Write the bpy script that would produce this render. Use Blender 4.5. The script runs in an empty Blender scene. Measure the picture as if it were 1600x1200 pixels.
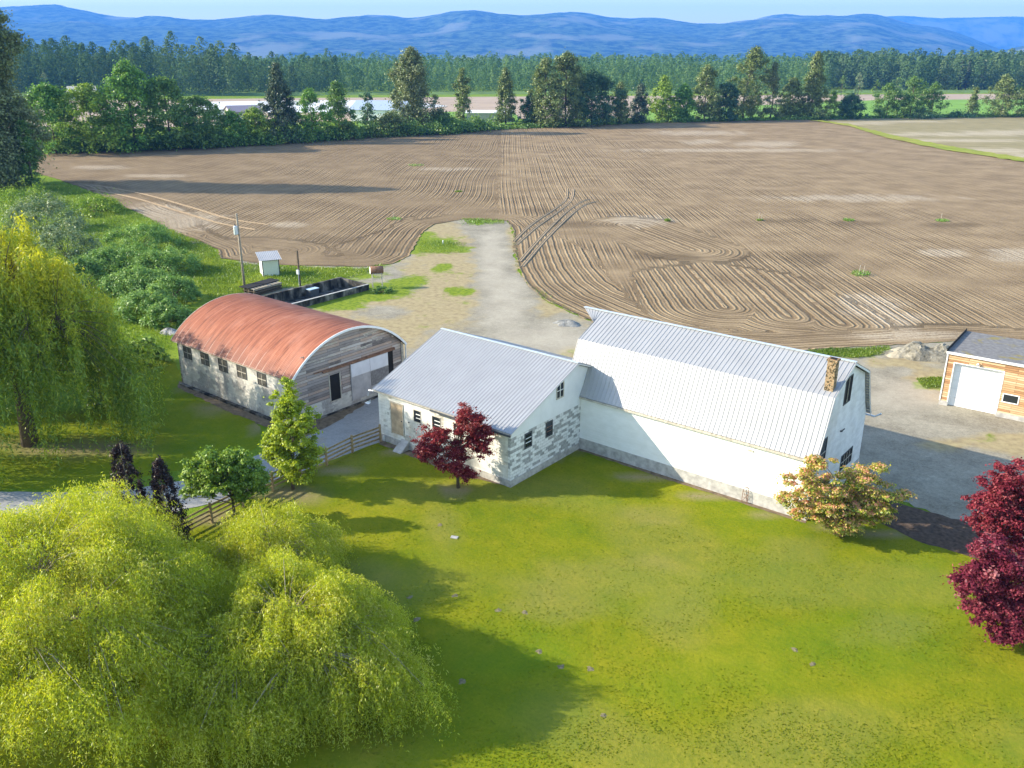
import bpy, bmesh, math, random
import numpy as np
from mathutils import Vector, Matrix, geometry
R_ = math.radians
SC = bpy.context.scene
COL = SC.collection
# ------------------------------------------------------------------ camera, sky, sun, exposure
CH, FP, YAW, PIT = 25.0, 1366.0, 0.6808, 0.35733
FWD = np.array([-math.sin(YAW)*math.cos(PIT), math.cos(YAW)*math.cos(PIT), -math.sin(PIT)])
RGT = np.array([math.cos(YAW), math.sin(YAW), 0.0])
UPV = np.cross(RGT, FWD)
cam_d = bpy.data.cameras.new('camera'); cam = bpy.data.objects.new('camera', cam_d); COL.objects.link(cam)
cam_d.sensor_width = 36; cam_d.lens = 36*FP/1600; cam_d.clip_start = .5; cam_d.clip_end = 40000
mw = Matrix.Identity(4)
for i in range(3):
    mw[i][0] = RGT[i]; mw[i][1] = UPV[i]; mw[i][2] = -FWD[i]
mw[0][3], mw[1][3], mw[2][3] = 0, 0, CH
cam.matrix_world = mw
SC.camera = cam
SUN_AZ, SUN_EL = YAW-R_(3), R_(25)           # direction the light travels, elevation
w = bpy.data.worlds.new('World'); SC.world = w; w.use_nodes = True
nt = w.node_tree; nt.nodes.clear()
sky = nt.nodes.new('ShaderNodeTexSky'); sky.sky_type = 'NISHITA'; sky.sun_disc = False
sky.sun_elevation = SUN_EL; sky.air_density = 1.2; sky.dust_density = .6; sky.ozone_density = 1.5
sx, sy_ = -math.cos(SUN_AZ), -math.sin(SUN_AZ)
sky.sun_rotation = math.atan2(sx, sy_)
bg = nt.nodes.new('ShaderNodeBackground'); bg.inputs[1].default_value = .15
ow = nt.nodes.new('ShaderNodeOutputWorld')
nt.links.new(sky.outputs[0], bg.inputs[0]); nt.links.new(bg.outputs[0], ow.inputs[0])
sd = bpy.data.lights.new('sun', 'SUN'); sd.energy = 4.4; sd.angle = R_(.5); sd.color = (1, .90, .72)
so = bpy.data.objects.new('sun', sd); COL.objects.link(so)
dl = Vector((math.cos(SUN_AZ)*math.cos(SUN_EL), math.sin(SUN_AZ)*math.cos(SUN_EL), -math.sin(SUN_EL)))
so.rotation_euler = dl.to_track_quat('-Z', 'Y').to_euler(); so.location = (0, 0, 60)
SC.view_settings.view_transform = 'Standard'; SC.view_settings.look = 'None'
SC.view_settings.exposure = 1.42; SC.view_settings.gamma = 1
SC.render.engine = 'CYCLES'
c_ = SC.cycles
c_.max_bounces = 6; c_.diffuse_bounces = 3; c_.glossy_bounces = 2; c_.transmission_bounces = 4
c_.volume_bounces = 0; c_.transparent_max_bounces = 6; c_.caustics_reflective = False; c_.caustics_refractive = False

# ------------------------------------------------------------------ helpers
def ray(u, v): return FWD*FP + RGT*(u-800) - UPV*(v-600)
def gp(u, v, z=0.0):                       # photo pixel -> point on the level z
    d = ray(u, v); t = (z-CH)/d[2]; return np.array([d[0]*t, d[1]*t, z])
def depth(p): return float((np.asarray(p, float)-[0, 0, CH]) @ FWD)
def pxm(p): return FP/depth(p)             # photo pixels per metre there
def at_depth(u, v, base):                  # point over the ground at the base's distance
    k = np.array([-math.sin(YAW), math.cos(YAW), 0.]); d = ray(u, v)
    t = (np.asarray(base, float) @ k)/(d @ k); q = d*t; q[2] += CH; return q
def top_h(u, v, vt): return max(.3, at_depth(u, vt, gp(u, v))[2])
def col4(c): return (c[0], c[1], c[2], 1)
def smooth(x, a, b):
    t = np.clip((x-a)/(b-a), 0, 1); return t*t*(3-2*t)

def link(o, parent=None):
    COL.objects.link(o)
    if parent is not None: o.parent = parent
    return o
def tag(o, label=None, cat=None, group=None, kind=None):
    if label: o['label'] = label
    if cat: o['category'] = cat
    if group: o['group'] = group
    if kind: o['kind'] = kind
    return o
def thing(name, label, cat, loc=(0, 0, 0), rz=0, group=None):
    o = link(bpy.data.objects.new(name, None)); o.location = loc; o.rotation_euler = (0, 0, rz)
    o.empty_display_size = .2
    return tag(o, label, cat, group)
def mesh_obj(name, V, F, mat, parent=None, smooth_=False):
    me = bpy.data.meshes.new(name); me.from_pydata([tuple(map(float, v)) for v in V], [], F)
    if mat: me.materials.append(mat)
    if smooth_: me.polygons.foreach_set('use_smooth', [True]*len(me.polygons))
    me.update()
    return link(bpy.data.objects.new(name, me), parent)
def quad_cloud(name, V, rnd, mat, parent=None, rnd2=None):
    """V: (N,4,3) -> one mesh of N quads, with a per-face value"""
    n = len(V); me = bpy.data.meshes.new(name)
    me.vertices.add(4*n); me.vertices.foreach_set('co', V.reshape(-1).astype(np.float32))
    me.loops.add(4*n); me.loops.foreach_set('vertex_index', np.arange(4*n, dtype=np.int32))
    me.polygons.add(n); me.polygons.foreach_set('loop_start', np.arange(0, 4*n, 4, dtype=np.int32))
    me.update(calc_edges=True)
    a = me.attributes.new('rnd', 'FLOAT', 'FACE'); a.data.foreach_set('value', rnd.astype(np.float32))
    me.materials.append(mat)
    return link(bpy.data.objects.new(name, me), parent)
class MB:
    def __init__(s): s.V = []; s.F = []
    def add(s, V, F):
        b = len(s.V); s.V += [tuple(v) for v in V]; s.F += [tuple(i+b for i in f) for f in F]; return s
    def box(s, x0, x1, y0, y1, z0, z1):
        return s.add([(x0, y0, z0), (x1, y0, z0), (x1, y1, z0), (x0, y1, z0), (x0, y0, z1), (x1, y0, z1), (x1, y1, z1), (x0, y1, z1)],
                     [(0, 3, 2, 1), (4, 5, 6, 7), (0, 1, 5, 4), (1, 2, 6, 5), (2, 3, 7, 6), (3, 0, 4, 7)])
    def bar(s, p, q, w, h=None, up=(0, 0, 1)):
        h = h or w; p = Vector(p); q = Vector(q); d = (q-p).normalized(); u = Vector(up)
        if abs(d.dot(u)) > .95: u = Vector((0, 1, 0))
        a = d.cross(u).normalized(); b = a.cross(d).normalized(); V = []
        for c in (p, q):
            for i, j in ((-1, -1), (1, -1), (1, 1), (-1, 1)): V.append(c+a*i*w/2+b*j*h/2)
        return s.add(V, [(0, 1, 2, 3), (7, 6, 5, 4), (0, 4, 5, 1), (1, 5, 6, 2), (2, 6, 7, 3), (3, 7, 4, 0)])
    def tube(s, pts, rad, n=8, cap=True):
        pts = [Vector(p) for p in pts]; V = []; F = []
        if not hasattr(rad, '__len__'): rad = [rad]*len(pts)
        for k, p in enumerate(pts):
            d = (pts[min(k+1, len(pts)-1)]-pts[max(k-1, 0)]).normalized()
            u = Vector((0, 0, 1)) if abs(d.z) < .9 else Vector((1, 0, 0))
            a = d.cross(u).normalized(); b = a.cross(d)
            for i in range(n):
                t = 2*math.pi*i/n; V.append(p+(a*math.cos(t)+b*math.sin(t))*rad[k])
        for k in range(len(pts)-1):
            for i in range(n):
                j = (i+1) % n; F.append((k*n+i, k*n+j, (k+1)*n+j, (k+1)*n+i))
        if cap: F.append(tuple(range(n-1, -1, -1))); F.append(tuple(range((len(pts)-1)*n, len(pts)*n)))
        return s.add(V, F)
    def prism(s, poly, a0, a1, axis='x'):
        """poly of (y,z) extruded along x (or (x,z) along y, or (x,y) along z)"""
        n = len(poly); V = []
        for a in (a0, a1):
            for p, q in poly: V.append((a, p, q) if axis == 'x' else (p, a, q) if axis == 'y' else (p, q, a))
        F = [tuple(range(n-1, -1, -1)), tuple(range(n, 2*n))]+[(i, (i+1) % n, (i+1) % n+n, i+n) for i in range(n)]
        return s.add(V, F)
    def build(s, name, mat, parent=None, smooth_=False): 
        o = mesh_obj(name, s.V, s.F, mat, parent, smooth_)
        bm = bmesh.new(); bm.from_mesh(o.data); bmesh.ops.recalc_face_normals(bm, faces=bm.faces); bm.to_mesh(o.data); bm.free()
        return o

# ------------------------------------------------------------------ materials
class NT:
    def __init__(s, name, rough=.85, spec=.2):
        s.m = bpy.data.materials.new(name); s.m.use_nodes = True; s.t = s.m.node_tree
        s.b = s.t.nodes['Principled BSDF']; s.b.inputs['Roughness'].default_value = rough
        s.b.inputs['Specular IOR Level'].default_value = spec; s._c = {}
    def n(s, k, **kw):
        x = s.t.nodes.new(k)
        for a, b in kw.items(): setattr(x, a, b)
        return x
    def l(s, a, b): s.t.links.new(a, b)
    def put(s, sock, v):
        if isinstance(v, bpy.types.NodeSocket): s.l(v, sock)
        elif hasattr(v, '__len__') and len(v) == 3 and sock.type == 'RGBA': sock.default_value = col4(v)
        else: sock.default_value = v
    def obj(s, sc=None):
        if 'o' not in s._c: s._c['o'] = s.n('ShaderNodeTexCoord').outputs['Object']
        if sc is None: return s._c['o']
        m = s.n('ShaderNodeMapping'); s.l(s._c['o'], m.inputs[0]); m.inputs['Scale'].default_value = sc; return m.outputs[0]
    def noise(s, scale, det=4, co=None, rough=.55, dist=0, col=False):
        x = s.n('ShaderNodeTexNoise'); s.l(co or s.obj(), x.inputs['Vector']); x.inputs['Scale'].default_value = scale
        x.inputs['Detail'].default_value = det; x.inputs['Roughness'].default_value = rough; x.inputs['Distortion'].default_value = dist
        return x.outputs['Color' if col else 'Fac']
    def vor(s, scale, co=None, out='Distance'):
        x = s.n('ShaderNodeTexVoronoi'); s.l(co or s.obj(), x.inputs['Vector']); x.inputs['Scale'].default_value = scale
        return x.outputs[out]
    def ramp(s, f, stops, smooth_=False):
        x = s.n('ShaderNodeValToRGB'); s.l(f, x.inputs[0]); r = x.color_ramp
        if smooth_: r.interpolation = 'EASE'
        while len(r.elements) < len(stops): r.elements.new(.5)
        for e, (p, c) in zip(r.elements, stops): e.position = p; e.color = col4(c) if hasattr(c, '__len__') else (c, c, c, 1)
        return x.outputs[0]
    def mix(s, f, a, b, mode='MIX'):
        x = s.n('ShaderNodeMix', data_type='RGBA', blend_type=mode)
        s.put(x.inputs[0], f); s.put(x.inputs[6], a); s.put(x.inputs[7], b); return x.outputs[2]
    def math(s, op, a, b=0., c=None, clamp=False):
        x = s.n('ShaderNodeMath', operation=op); x.use_clamp = clamp; s.put(x.inputs[0], a); s.put(x.inputs[1], b)
        if c is not None: s.put(x.inputs[2], c)
        return x.outputs[0]
    def attr(s, name): 
        x = s.n('ShaderNodeAttribute'); x.attribute_name = name; return x.outputs['Fac']
    def xyz(s, k):
        if 'x' not in s._c: 
            q = s.n('ShaderNodeSeparateXYZ'); s.l(s.obj(), q.inputs[0]); s._c['x'] = q
        return s._c['x'].outputs[k]
    def bump(s, h, strength=.5, dist=.05):
        x = s.n('ShaderNodeBump'); x.inputs['Strength'].default_value = strength; x.inputs['Distance'].default_value = dist
        s.l(h, x.inputs['Height'])
        if 'bn' in s._c: s.l(s._c['bn'], x.inputs['Normal'])
        s._c['bn'] = x.outputs[0]; s.l(x.outputs[0], s.b.inputs['Normal'])
    def base(s, c): s.put(s.b.inputs['Base Color'], c); return s.m

def m_plain(name, c, rough=.7, var=.15, metal=0, scale=3, spec=.25):
    k = NT(name, rough, spec); k.b.inputs['Metallic'].default_value = metal
    f = k.noise(scale, 5)
    d = tuple(x*(1-var) for x in c); e = tuple(min(1, x*(1+var)) for x in c)
    return k.base(k.ramp(f, [(.3, d), (.7, e)]))
def m_leaf(name, stops, trans=.35, gloss=.12):
    k = NT(name); t = k.t; t.nodes.remove(k.b); r = k.attr('rnd')
    c = k.ramp(r, stops)
    d = k.n('ShaderNodeBsdfDiffuse'); tr = k.n('ShaderNodeBsdfTranslucent'); g = k.n('ShaderNodeBsdfGlossy'); g.inputs['Roughness'].default_value = .45
    k.l(c, d.inputs[0]); c2 = k.mix(1.0, c, (1.15, 1.1, .45), 'MULTIPLY'); k.l(c2, tr.inputs[0]); g.inputs[0].default_value = (.8, .85, .8, 1)
    a = k.n('ShaderNodeMixShader'); a.inputs[0].default_value = trans; k.l(d.outputs[0], a.inputs[1]); k.l(tr.outputs[0], a.inputs[2])
    b = k.n('ShaderNodeMixShader'); b.inputs[0].default_value = gloss*.35; k.l(a.outputs[0], b.inputs[1]); k.l(g.outputs[0], b.inputs[2])
    k.l(b.outputs[0], t.nodes['Material Output'].inputs[0]); return k.m

def m_siding(name, c1, c2, pitch=.15, stain=None):
    k = NT(name, .7); z = k.math('FRACT', k.math('DIVIDE', k.xyz(2), pitch))
    k.bump(z, .7, .02)
    f = k.noise(1.3, 6, k.obj((1, 1, 2.2)))
    c = k.ramp(f, [(.35, c2), (.62, c1)])
    if stain:
        g = k.ramp(k.noise(.5, 6, k.obj((1.4, 1.4, .5))), [(.5, 0), (.7, 1)]); c = k.mix(k.math('MULTIPLY', g, .45), c, stain)
    return k.base(c)
def brick_node(k, w, h, mortar, rotx=True, col1=(0, 0, 0), col2=(1, 1, 1), off=.5):
    # face-projected coordinates: (x+y, z)
    s = k.math('ADD', k.xyz(0), k.xyz(1)); cb = k.n('ShaderNodeCombineXYZ'); k.l(s, cb.inputs[0]); k.l(k.xyz(2), cb.inputs[1])
    b = k.n('ShaderNodeTexBrick'); k.l(cb.outputs[0], b.inputs['Vector']); b.offset = off
    b.inputs['Scale'].default_value = 1; b.inputs['Brick Width'].default_value = w; b.inputs['Row Height'].default_value = h
    b.inputs['Mortar Size'].default_value = mortar; b.inputs['Color1'].default_value = col4(col1); b.inputs['Color2'].default_value = col4(col2)
    b.inputs['Mortar'].default_value = (.5, .5, .5, 1); b.inputs['Bias'].default_value = 0
    return b
def m_block(name, paint, bare, cut, patch=.6, mort=.012, stain=(.2, .17, .13), stain_amt=.3):
    k = NT(name, .9); b = brick_node(k, .41, .205, mort)
    v = k.n('ShaderNodeRGBToBW'); k.l(b.outputs['Color'], v.inputs[0])
    big = k.noise(.55, 3); fine = k.noise(9, 5)
    s = k.math('ADD', k.math('MULTIPLY', v.outputs[0], 1-patch), k.math('MULTIPLY', big, patch))
    s = k.math('ADD', s, k.math('MULTIPLY', k.math('SUBTRACT', fine, .5), .12))
    msk = k.ramp(s, [(cut-.015, 1), (cut+.015, 0)])
    pc = k.ramp(k.noise(2.2, 6, k.obj((1, 1, 2.5))), [(.3, tuple(x*.82 for x in paint)), (.6, paint)])
    bc = k.ramp(k.noise(5, 5), [(.3, tuple(x*.75 for x in bare)), (.7, tuple(min(1, x*1.2) for x in bare))])
    c = k.mix(msk, bc, pc)
    st = k.ramp(k.noise(.8, 7, k.obj((1.3, 1.3, .45))), [(.48, 0), (.7, 1)])
    c = k.mix(k.math('MULTIPLY', st, stain_amt), c, stain)
    low = k.ramp(k.math('ADD', k.xyz(2), k.math('MULTIPLY', k.noise(1.5, 5), .9)), [(.3, .55), (1.1, 0)])
    c = k.mix(low, c, tuple(x*.8 for x in bare))
    c = k.mix(k.math('MULTIPLY', b.outputs['Fac'], .45), c, tuple(x*.5 for x in bare))
    k.bump(k.math('SUBTRACT', 1, b.outputs['Fac']), .5, .02); k.bump(fine, .2, .02)
    return k.base(c)
def m_boards(name, stops, w=2.6, h=.2, streak=.5, gap=.012):
    k = NT(name, .9); b = brick_node(k, w, h, gap, off=.37); v = k.n('ShaderNodeRGBToBW'); k.l(b.outputs['Color'], v.inputs[0])
    g = k.noise(3.0, 7, k.obj((1, 1, 9)), .65); big = k.noise(.45, 4)
    s = k.math('ADD', k.math('MULTIPLY', v.outputs[0], .4), k.math('ADD', k.math('MULTIPLY', g, streak*.6), k.math('MULTIPLY', big, .35)))
    c = k.ramp(s, stops)
    c = k.mix(k.math('MULTIPLY', b.outputs['Fac'], .75), c, (.03, .025, .02))
    k.bump(k.math('SUBTRACT', 1, b.outputs['Fac']), .7, .03); k.bump(g, .3, .02)
    return k.base(c)
def m_metal(name, c, rough=.42, metal=.35):
    k = NT(name, rough, .4); k.b.inputs['Metallic'].default_value = metal
    f = k.noise(.7, 5); g = k.noise(6, 4, k.obj((6, 1, 1)))
    cc = k.ramp(f, [(.3, tuple(x*.9 for x in c)), (.7, c)]); cc = k.mix(k.math('MULTIPLY', k.ramp(g, [(.6, 0), (.8, 1)]), .25), cc, tuple(x*.72 for x in c))
    return k.base(cc)
def m_rust():
    k = NT('red_oxide_roof', .62, .3)
    st = k.noise(1.1, 7, k.obj((5, .35, .35)), .6); bl = k.noise(.35, 5); fine = k.noise(12, 5)
    c = k.ramp(st, [(.28, (.17, .058, .032)), (.5, (.35, .115, .058)), (.72, (.47, .19, .105))])
    low = k.ramp(k.math('ADD', k.xyz(2), k.math('MULTIPLY', k.noise(.9, 6, k.obj((1.5, .4, .4))), 1.6)), [(4.6/8, 1), (6.1/8, 0)])
    # 4.6..6.1 expressed over 8 m
    zz = k.math('DIVIDE', k.math('ADD', k.xyz(2), k.math('MULTIPLY', k.noise(1.0, 6, k.obj((1.6, .35, .35))), 1.8)), 8)
    low = k.ramp(zz, [(.60, 1), (.72, 0)])
    c = k.mix(k.math('MULTIPLY', low, .7), c, (.20, .075, .05))
    # lap seams every 0.76 m leave pale streaks near the eave
    fx = k.math('FRACT', k.math('DIVIDE', k.math('ADD', k.xyz(0), 500.0), .76))
    seam = k.ramp(fx, [(0, 1), (.05, .8), (.11, 0)])
    sk = k.math('MULTIPLY', seam, k.ramp(k.noise(1.2, 5, k.obj((.8, .6, .6))), [(.35, .2), (.6, 1)]))
    c = k.mix(k.math('MULTIPLY', k.math('MULTIPLY', sk, low), .7), c, (.72, .55, .45))
    c = k.mix(k.math('MULTIPLY', k.ramp(bl, [(.5, 0), (.7, 1)]), .35), c, (.62, .30, .20))
    c = k.mix(k.math('MULTIPLY', k.ramp(fine, [(.6, 0), (.75, 1)]), .3), c, (.25, .09, .06))
    return k.base(c)

MT = {}
MT['white_siding'] = m_siding('white_siding', (.86, .86, .85), (.80, .80, .78), .17)
MT['white_end'] = m_siding('white_end_wall', (.80, .80, .81), (.66, .66, .67), .12, (.5, .48, .45))
MT['clad'] = m_plain('white_cladding', (.76, .77, .78), .6, .06, 0, 1.2)
MT['concrete'] = m_plain('grey_concrete', (.40, .385, .36), .9, .3, 0, 2.5)
MT['roof_m'] = m_metal('pale_metal_roof', (.375, .375, .38), .5, .2)
MT['trim'] = m_plain('white_trim', (.74, .74, .73), .6, .08)
MT['old_trim'] = m_plain('weathered_trim', (.46, .42, .35), .8, .3, 0, 6)
MT['glass'] = NT('window_glass', .12, .6).base((.02, .024, .028))
MT['dark'] = m_plain('dark_opening', (.018, .016, .015), .9, .2)
MT['dkframe'] = m_plain('dark_frame', (.07, .075, .08), .6, .2)
MT['block_front'] = m_block('cream_painted_block', (.78, .765, .71), (.50, .48, .43), .60, .8, .005, (.40, .33, .23), .4)
MT['block_end'] = m_block('patchy_painted_block', (.80, .80, .79), (.36, .36, .35), .56, .4, .012, (.3, .3, .28), .15)
MT['q_side'] = m_block('weathered_block', (.62, .60, .55), (.40, .38, .36), .52, .9, .004, (.30, .27, .22), .4)
MT['q_board'] = m_boards('weathered_boards', [(.30, (.09, .078, .074)), (.40, (.25, .215, .20)), (.52, (.36, .32, .305)), (.64, (.42, .30, .23)), (.74, (.52, .48, .45))], 3.2, .22)
MT['q_ply'] = m_plain('grey_plywood', (.40, .385, .39), .85, .22, 0, 1.5)
MT['q_ply2'] = m_plain('dark_plywood', (.21, .20, .20), .85, .3, 0, 5)
MT['q_white'] = m_plain('whitewashed_panel', (.66, .66, .70), .7, .08, 0, 1.5)
MT['rust_roof'] = m_rust(); MT['qpane'] = m_plain('dusty_pane', (.085, .08, .07), .5, .4, 0, 3)
MT['cedar'] = m_boards('cedar_siding', [(.3, (.33, .17, .08)), (.45, (.50, .29, .14)), (.6, (.62, .42, .24)), (.78, (.70, .54, .36))], 2.4, .16)
MT['door_wood'] = m_plain('worn_brown_door', (.40, .31, .21), .8, .3, 0, 2)
MT['bark'] = m_plain('bark', (.11, .085, .06), .95, .35, 0, 6)
MT['bark_pale'] = m_plain('pale_bark', (.30, .26, .18), .9, .3, 0, 6)
MT['post'] = m_plain('fence_wood', (.34, .25, .13), .9, .35, 0, 5)
MT['pole'] = m_plain('utility_pole_wood', (.30, .26, .20), .9, .3, 0, 4)
MT['galv'] = m_plain('galvanised', (.62, .66, .70), .4, .12, .4)
MT['rust'] = m_plain('rusty_steel', (.22, .12, .075), .8, .4, 0, 5)
MT['white_paint'] = m_plain('white_paint', (.80, .80, .78), .5, .05)
MT['cream'] = m_plain('cream_panel', (.62, .64, .52), .6, .05)

def m_mosstar():
    k = NT('tar_roof', .9); f = k.noise(3, 6); c = k.ramp(f, [(.3, (.13, .125, .125)), (.7, (.23, .22, .21))])
    g = k.ramp(k.noise(.55, 5, dist=.6), [(.53, 0), (.62, 1)]); c = k.mix(k.math('MULTIPLY', g, .8), c, (.24, .19, .04)); k.bump(f, .3, .05); return k.base(c)
MT['tar'] = m_mosstar()
def m_brick():
    k = NT('chimney_brick', .9); b = brick_node(k, .22, .075, .02); f = k.noise(9, 4)
    c = k.mix(b.outputs['Fac'], (.36, .20, .09), (.30, .25, .17)); c = k.mix(k.ramp(f, [(.50, 0), (.56, 1)]), c, (.06, .05, .03))
    k.bump(k.noise(10, 4), .8, .06); return k.base(c)
MT['brick'] = m_brick()
def m_oldconc():
    k = NT('stained_concrete', .95); f = k.noise(1.2, 6, k.obj((1, 1, .5)))
    return k.base(k.ramp(f, [(.38, (.018, .018, .016)), (.5, (.07, .065, .055)), (.64, (.22, .20, .17))]))
MT['oldconc'] = m_oldconc()

# ------------------------------------------------------------------ ground sheets
rng = np.random.default_rng(7)
def vnoise(P, s, seed=0):
    """cheap smooth 2-D noise in [-1,1]"""
    r = np.random.default_rng(seed); x = P[:, 0]/s; y = P[:, 1]/s; o = 0
    for k in range(6):
        a = r.uniform(0, 6.283); f = r.uniform(.6, 1.7); o = o+np.sin((x*math.cos(a)+y*math.sin(a))*f*2+r.uniform(0, 6.28)+1.3*np.sin((y*math.cos(a)-x*math.sin(a))*f+k))
    return o/3.2
def px_poly(pts, z=0): return np.array([gp(u, v)[:2] for u, v in pts])
def jag(poly, step, amp, seed=1):
    out = []; r = np.random.default_rng(seed); n = len(poly)
    for i in range(n):
        a, b = poly[i], poly[(i+1) % n]; L = np.linalg.norm(b-a); st = max(step, .006*np.hypot(*((a+b)/2)))
        k = max(1, int(L/st)); d = (b-a)/max(L, 1e-6); nn = np.array([-d[1], d[0]])
        for j in range(k):
            p = a+(b-a)*j/k
            q = p[None]; off = (vnoise(q, 2.5*step*4, seed)[0]*.7+r.uniform(-.5, .5))*amp if j else 0
            out.append(p+nn*off)
    return np.array(out)
def inside(P, poly):
    x, y = P[:, 0], P[:, 1]; c = np.zeros(len(P), bool); n = len(poly); j = n-1
    for i in range(n):
        xi, yi = poly[i]; xj, yj = poly[j]
        if yi != yj: c ^= ((yi > y) != (yj > y)) & (x < (xj-xi)*(y-yi)/(yj-yi)+xi)
        j = i
    return c
def dist_line(P, L, closed=False):
    d = np.full(len(P), 1e9); n = len(L)
    for i in range(n if closed else n-1):
        a, b = L[i], L[(i+1) % n]; ab = b-a; t = np.clip(((P-a)@ab)/max(ab@ab, 1e-9), 0, 1)
        d = np.minimum(d, np.linalg.norm(P-a-t[:, None]*ab, axis=1))
    return d
def sheet(name, poly, z, mat, step_px=14, attrs=None, kind='structure', zfun=None, edge=(.5, .25), seed=1, parent=None, label=None):
    pl = jag(poly, edge[0], edge[1], seed) if edge else poly
    us = np.arange(-260, 1870, step_px); vs = [100.]
    while vs[-1] < 1500: vs.append(vs[-1]+max(2.2, step_px*.62*min(1, (vs[-1]-90)/400)))
    U, Vv = np.meshgrid(us, np.array(vs)); U = U.ravel()+rng.uniform(-.3, .3, U.size)*step_px; Vv = Vv.ravel()
    D = FWD[None]*FP+RGT[None]*(U-800)[:, None]-UPV[None]*(Vv-600)[:, None]
    t = -CH/D[:, 2]; P = D[:, :2]*t[:, None]; P = P[(t > 0)]
    P = P[inside(P, pl)]
    if len(P): 
        dd = dist_line(P, pl, True); P = P[dd > .0016*np.hypot(P[:, 0], P[:, 1])]
    allv = [Vector((float(a), float(b))) for a, b in np.vstack([pl, P]) ]
    r = geometry.delaunay_2d_cdt(allv, [], [list(range(len(pl)))], 1, 1e-5)
    V2 = np.array([(v.x, v.y) for v in r[0]])
    zz = np.full(len(V2), z, float)
    if zfun: zz = zz+zfun(V2)
    me = bpy.data.meshes.new(name)
    me.from_pydata([(float(a), float(b), float(c)) for (a, b), c in zip(V2, zz)], [], [tuple(f) for f in r[2]])
    if attrs:
        for k, arr in attrs(V2).items():
            a = me.attributes.new(k, 'FLOAT', 'POINT'); a.data.foreach_set('value', np.asarray(arr, np.float32))
    me.materials.append(mat); me.update()
    bm = bmesh.new(); bm.from_mesh(me)
    for f in bm.faces:
        if f.normal.z < 0: f.normal_flip()
    bm.to_mesh(me); bm.free()
    o = link(bpy.data.objects.new(name, me), parent); tag(o, label=label, kind=kind); return o
def blobs(P, lst):
    """px blobs (u,v,ru,rv) -> soft mask in [0,1]"""
    m = np.zeros(len(P))
    for u, v, ru, rv in lst:
        c = gp(u, v)[:2]; a = gp(u+ru, v)[:2]-c; b = gp(u, v-rv)[:2]-c
        M = np.linalg.inv(np.column_stack([a, b])); q = (P-c)@M.T; d = np.hypot(q[:, 0], q[:, 1])+.22*vnoise(P, 3, int(u))+.15*vnoise(P, 1.2, int(u)+5)
        m = np.maximum(m, 1-smooth(d, .45, 1.15))
    return m

# --- grass materials
def m_grass(name, a, b, c, big=.12, dirt=(.26, .21, .12), rough=.9, bumpd=.05):
    k = NT(name, rough, .05); f1 = k.noise(big, 5); f2 = k.noise(.9, 5); f3 = k.noise(6, 7, rough=.85)
    s = k.math('ADD', k.math('MULTIPLY', f1, .34), k.math('ADD', k.math('MULTIPLY', f2, .22), k.math('MULTIPLY', f3, .44)))
    cc = k.ramp(s, [(.38, a), (.5, b), (.62, c)])
    tuft = k.ramp(k.noise(3.2, 3, dist=.5), [(.60, 0), (.68, 1)])
    cc = k.mix(k.math('MULTIPLY', k.math('MULTIPLY', tuft, k.ramp(f2, [(.45, 0), (.6, 1)])), .55), cc, tuple(x*.55 for x in a))
    cc = k.mix(k.math('MULTIPLY', k.attr('dry'), k.ramp(f3, [(.3, .55), (.6, 1)])), cc, (.30, .235, .10))
    cc = k.mix(k.math('MULTIPLY', k.attr('lush'), .85), cc, (.085, .19, .008))
    cc = k.mix(k.math('MULTIPLY', k.attr('dirt'), k.ramp(f3, [(.35, .5), (.55, 1)])), cc, dirt)
    k.bump(k.noise(22, 4, rough=.7), .55, bumpd); k.bump(k.noise(3.5, 4), .35, bumpd*2); return k.base(cc)
MT['lawn'] = m_grass('lawn_grass', (.095, .145, .007), (.172, .192, .007), (.27, .245, .014))
MT['rough'] = m_grass('rough_grass', (.08, .15, .012), (.155, .235, .018), (.25, .30, .035), bumpd=.12)
LX = [(0, 700), (0, 1300)]
def a_lawn(P):
    dirt = blobs(P, [(445, 770, 60, 14), (520, 735, 40, 8), (330, 810, 50, 14), (860, 712, 30, 8), (1000, 745, 50, 6), (1120, 775, 60, 5), (1300, 825, 40, 10), (620, 705, 30, 6), (710, 768, 26, 9), (1380, 835, 40, 8), (1195, 802, 40, 5), (905, 702, 20, 5)])
    dry = blobs(P, [(1010, 800, 70, 20), (950, 900, 160, 40), (1060, 950, 80, 50), (1240, 860, 90, 25), (690, 820, 40, 40), (880, 950, 100, 25), (560, 900, 60, 30), (1400, 980, 80, 30)])*.26
    lush = blobs(P, [(1330, 1010, 180, 60), (800, 1010, 160, 50), (1450, 930, 90, 80), (1030, 1080, 120, 30), (900, 780, 90, 20), (1150, 1050, 120, 40)])*.22+.12*(vnoise(P, 6, 5) > .2)
    return dict(dirt=dirt*.9, dry=np.clip(dry+.2*smooth(vnoise(P, 5, 9), .1, .8), 0, 1), lush=lush)
FARC = [(-700, 60), (2400, 60)]
big = 14000.
gro = bpy.data.meshes.new('ground')
gv = [(-big, -3000, -.02), (3000, -3000, -.02), (3000, big, -.02), (-big, big, -.02)]
gro.from_pydata(gv, [], [(0, 1, 2, 3)]); gro.materials.append(MT['rough']); tag(link(bpy.data.objects.new('ground', gro)), kind='structure')

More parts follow.
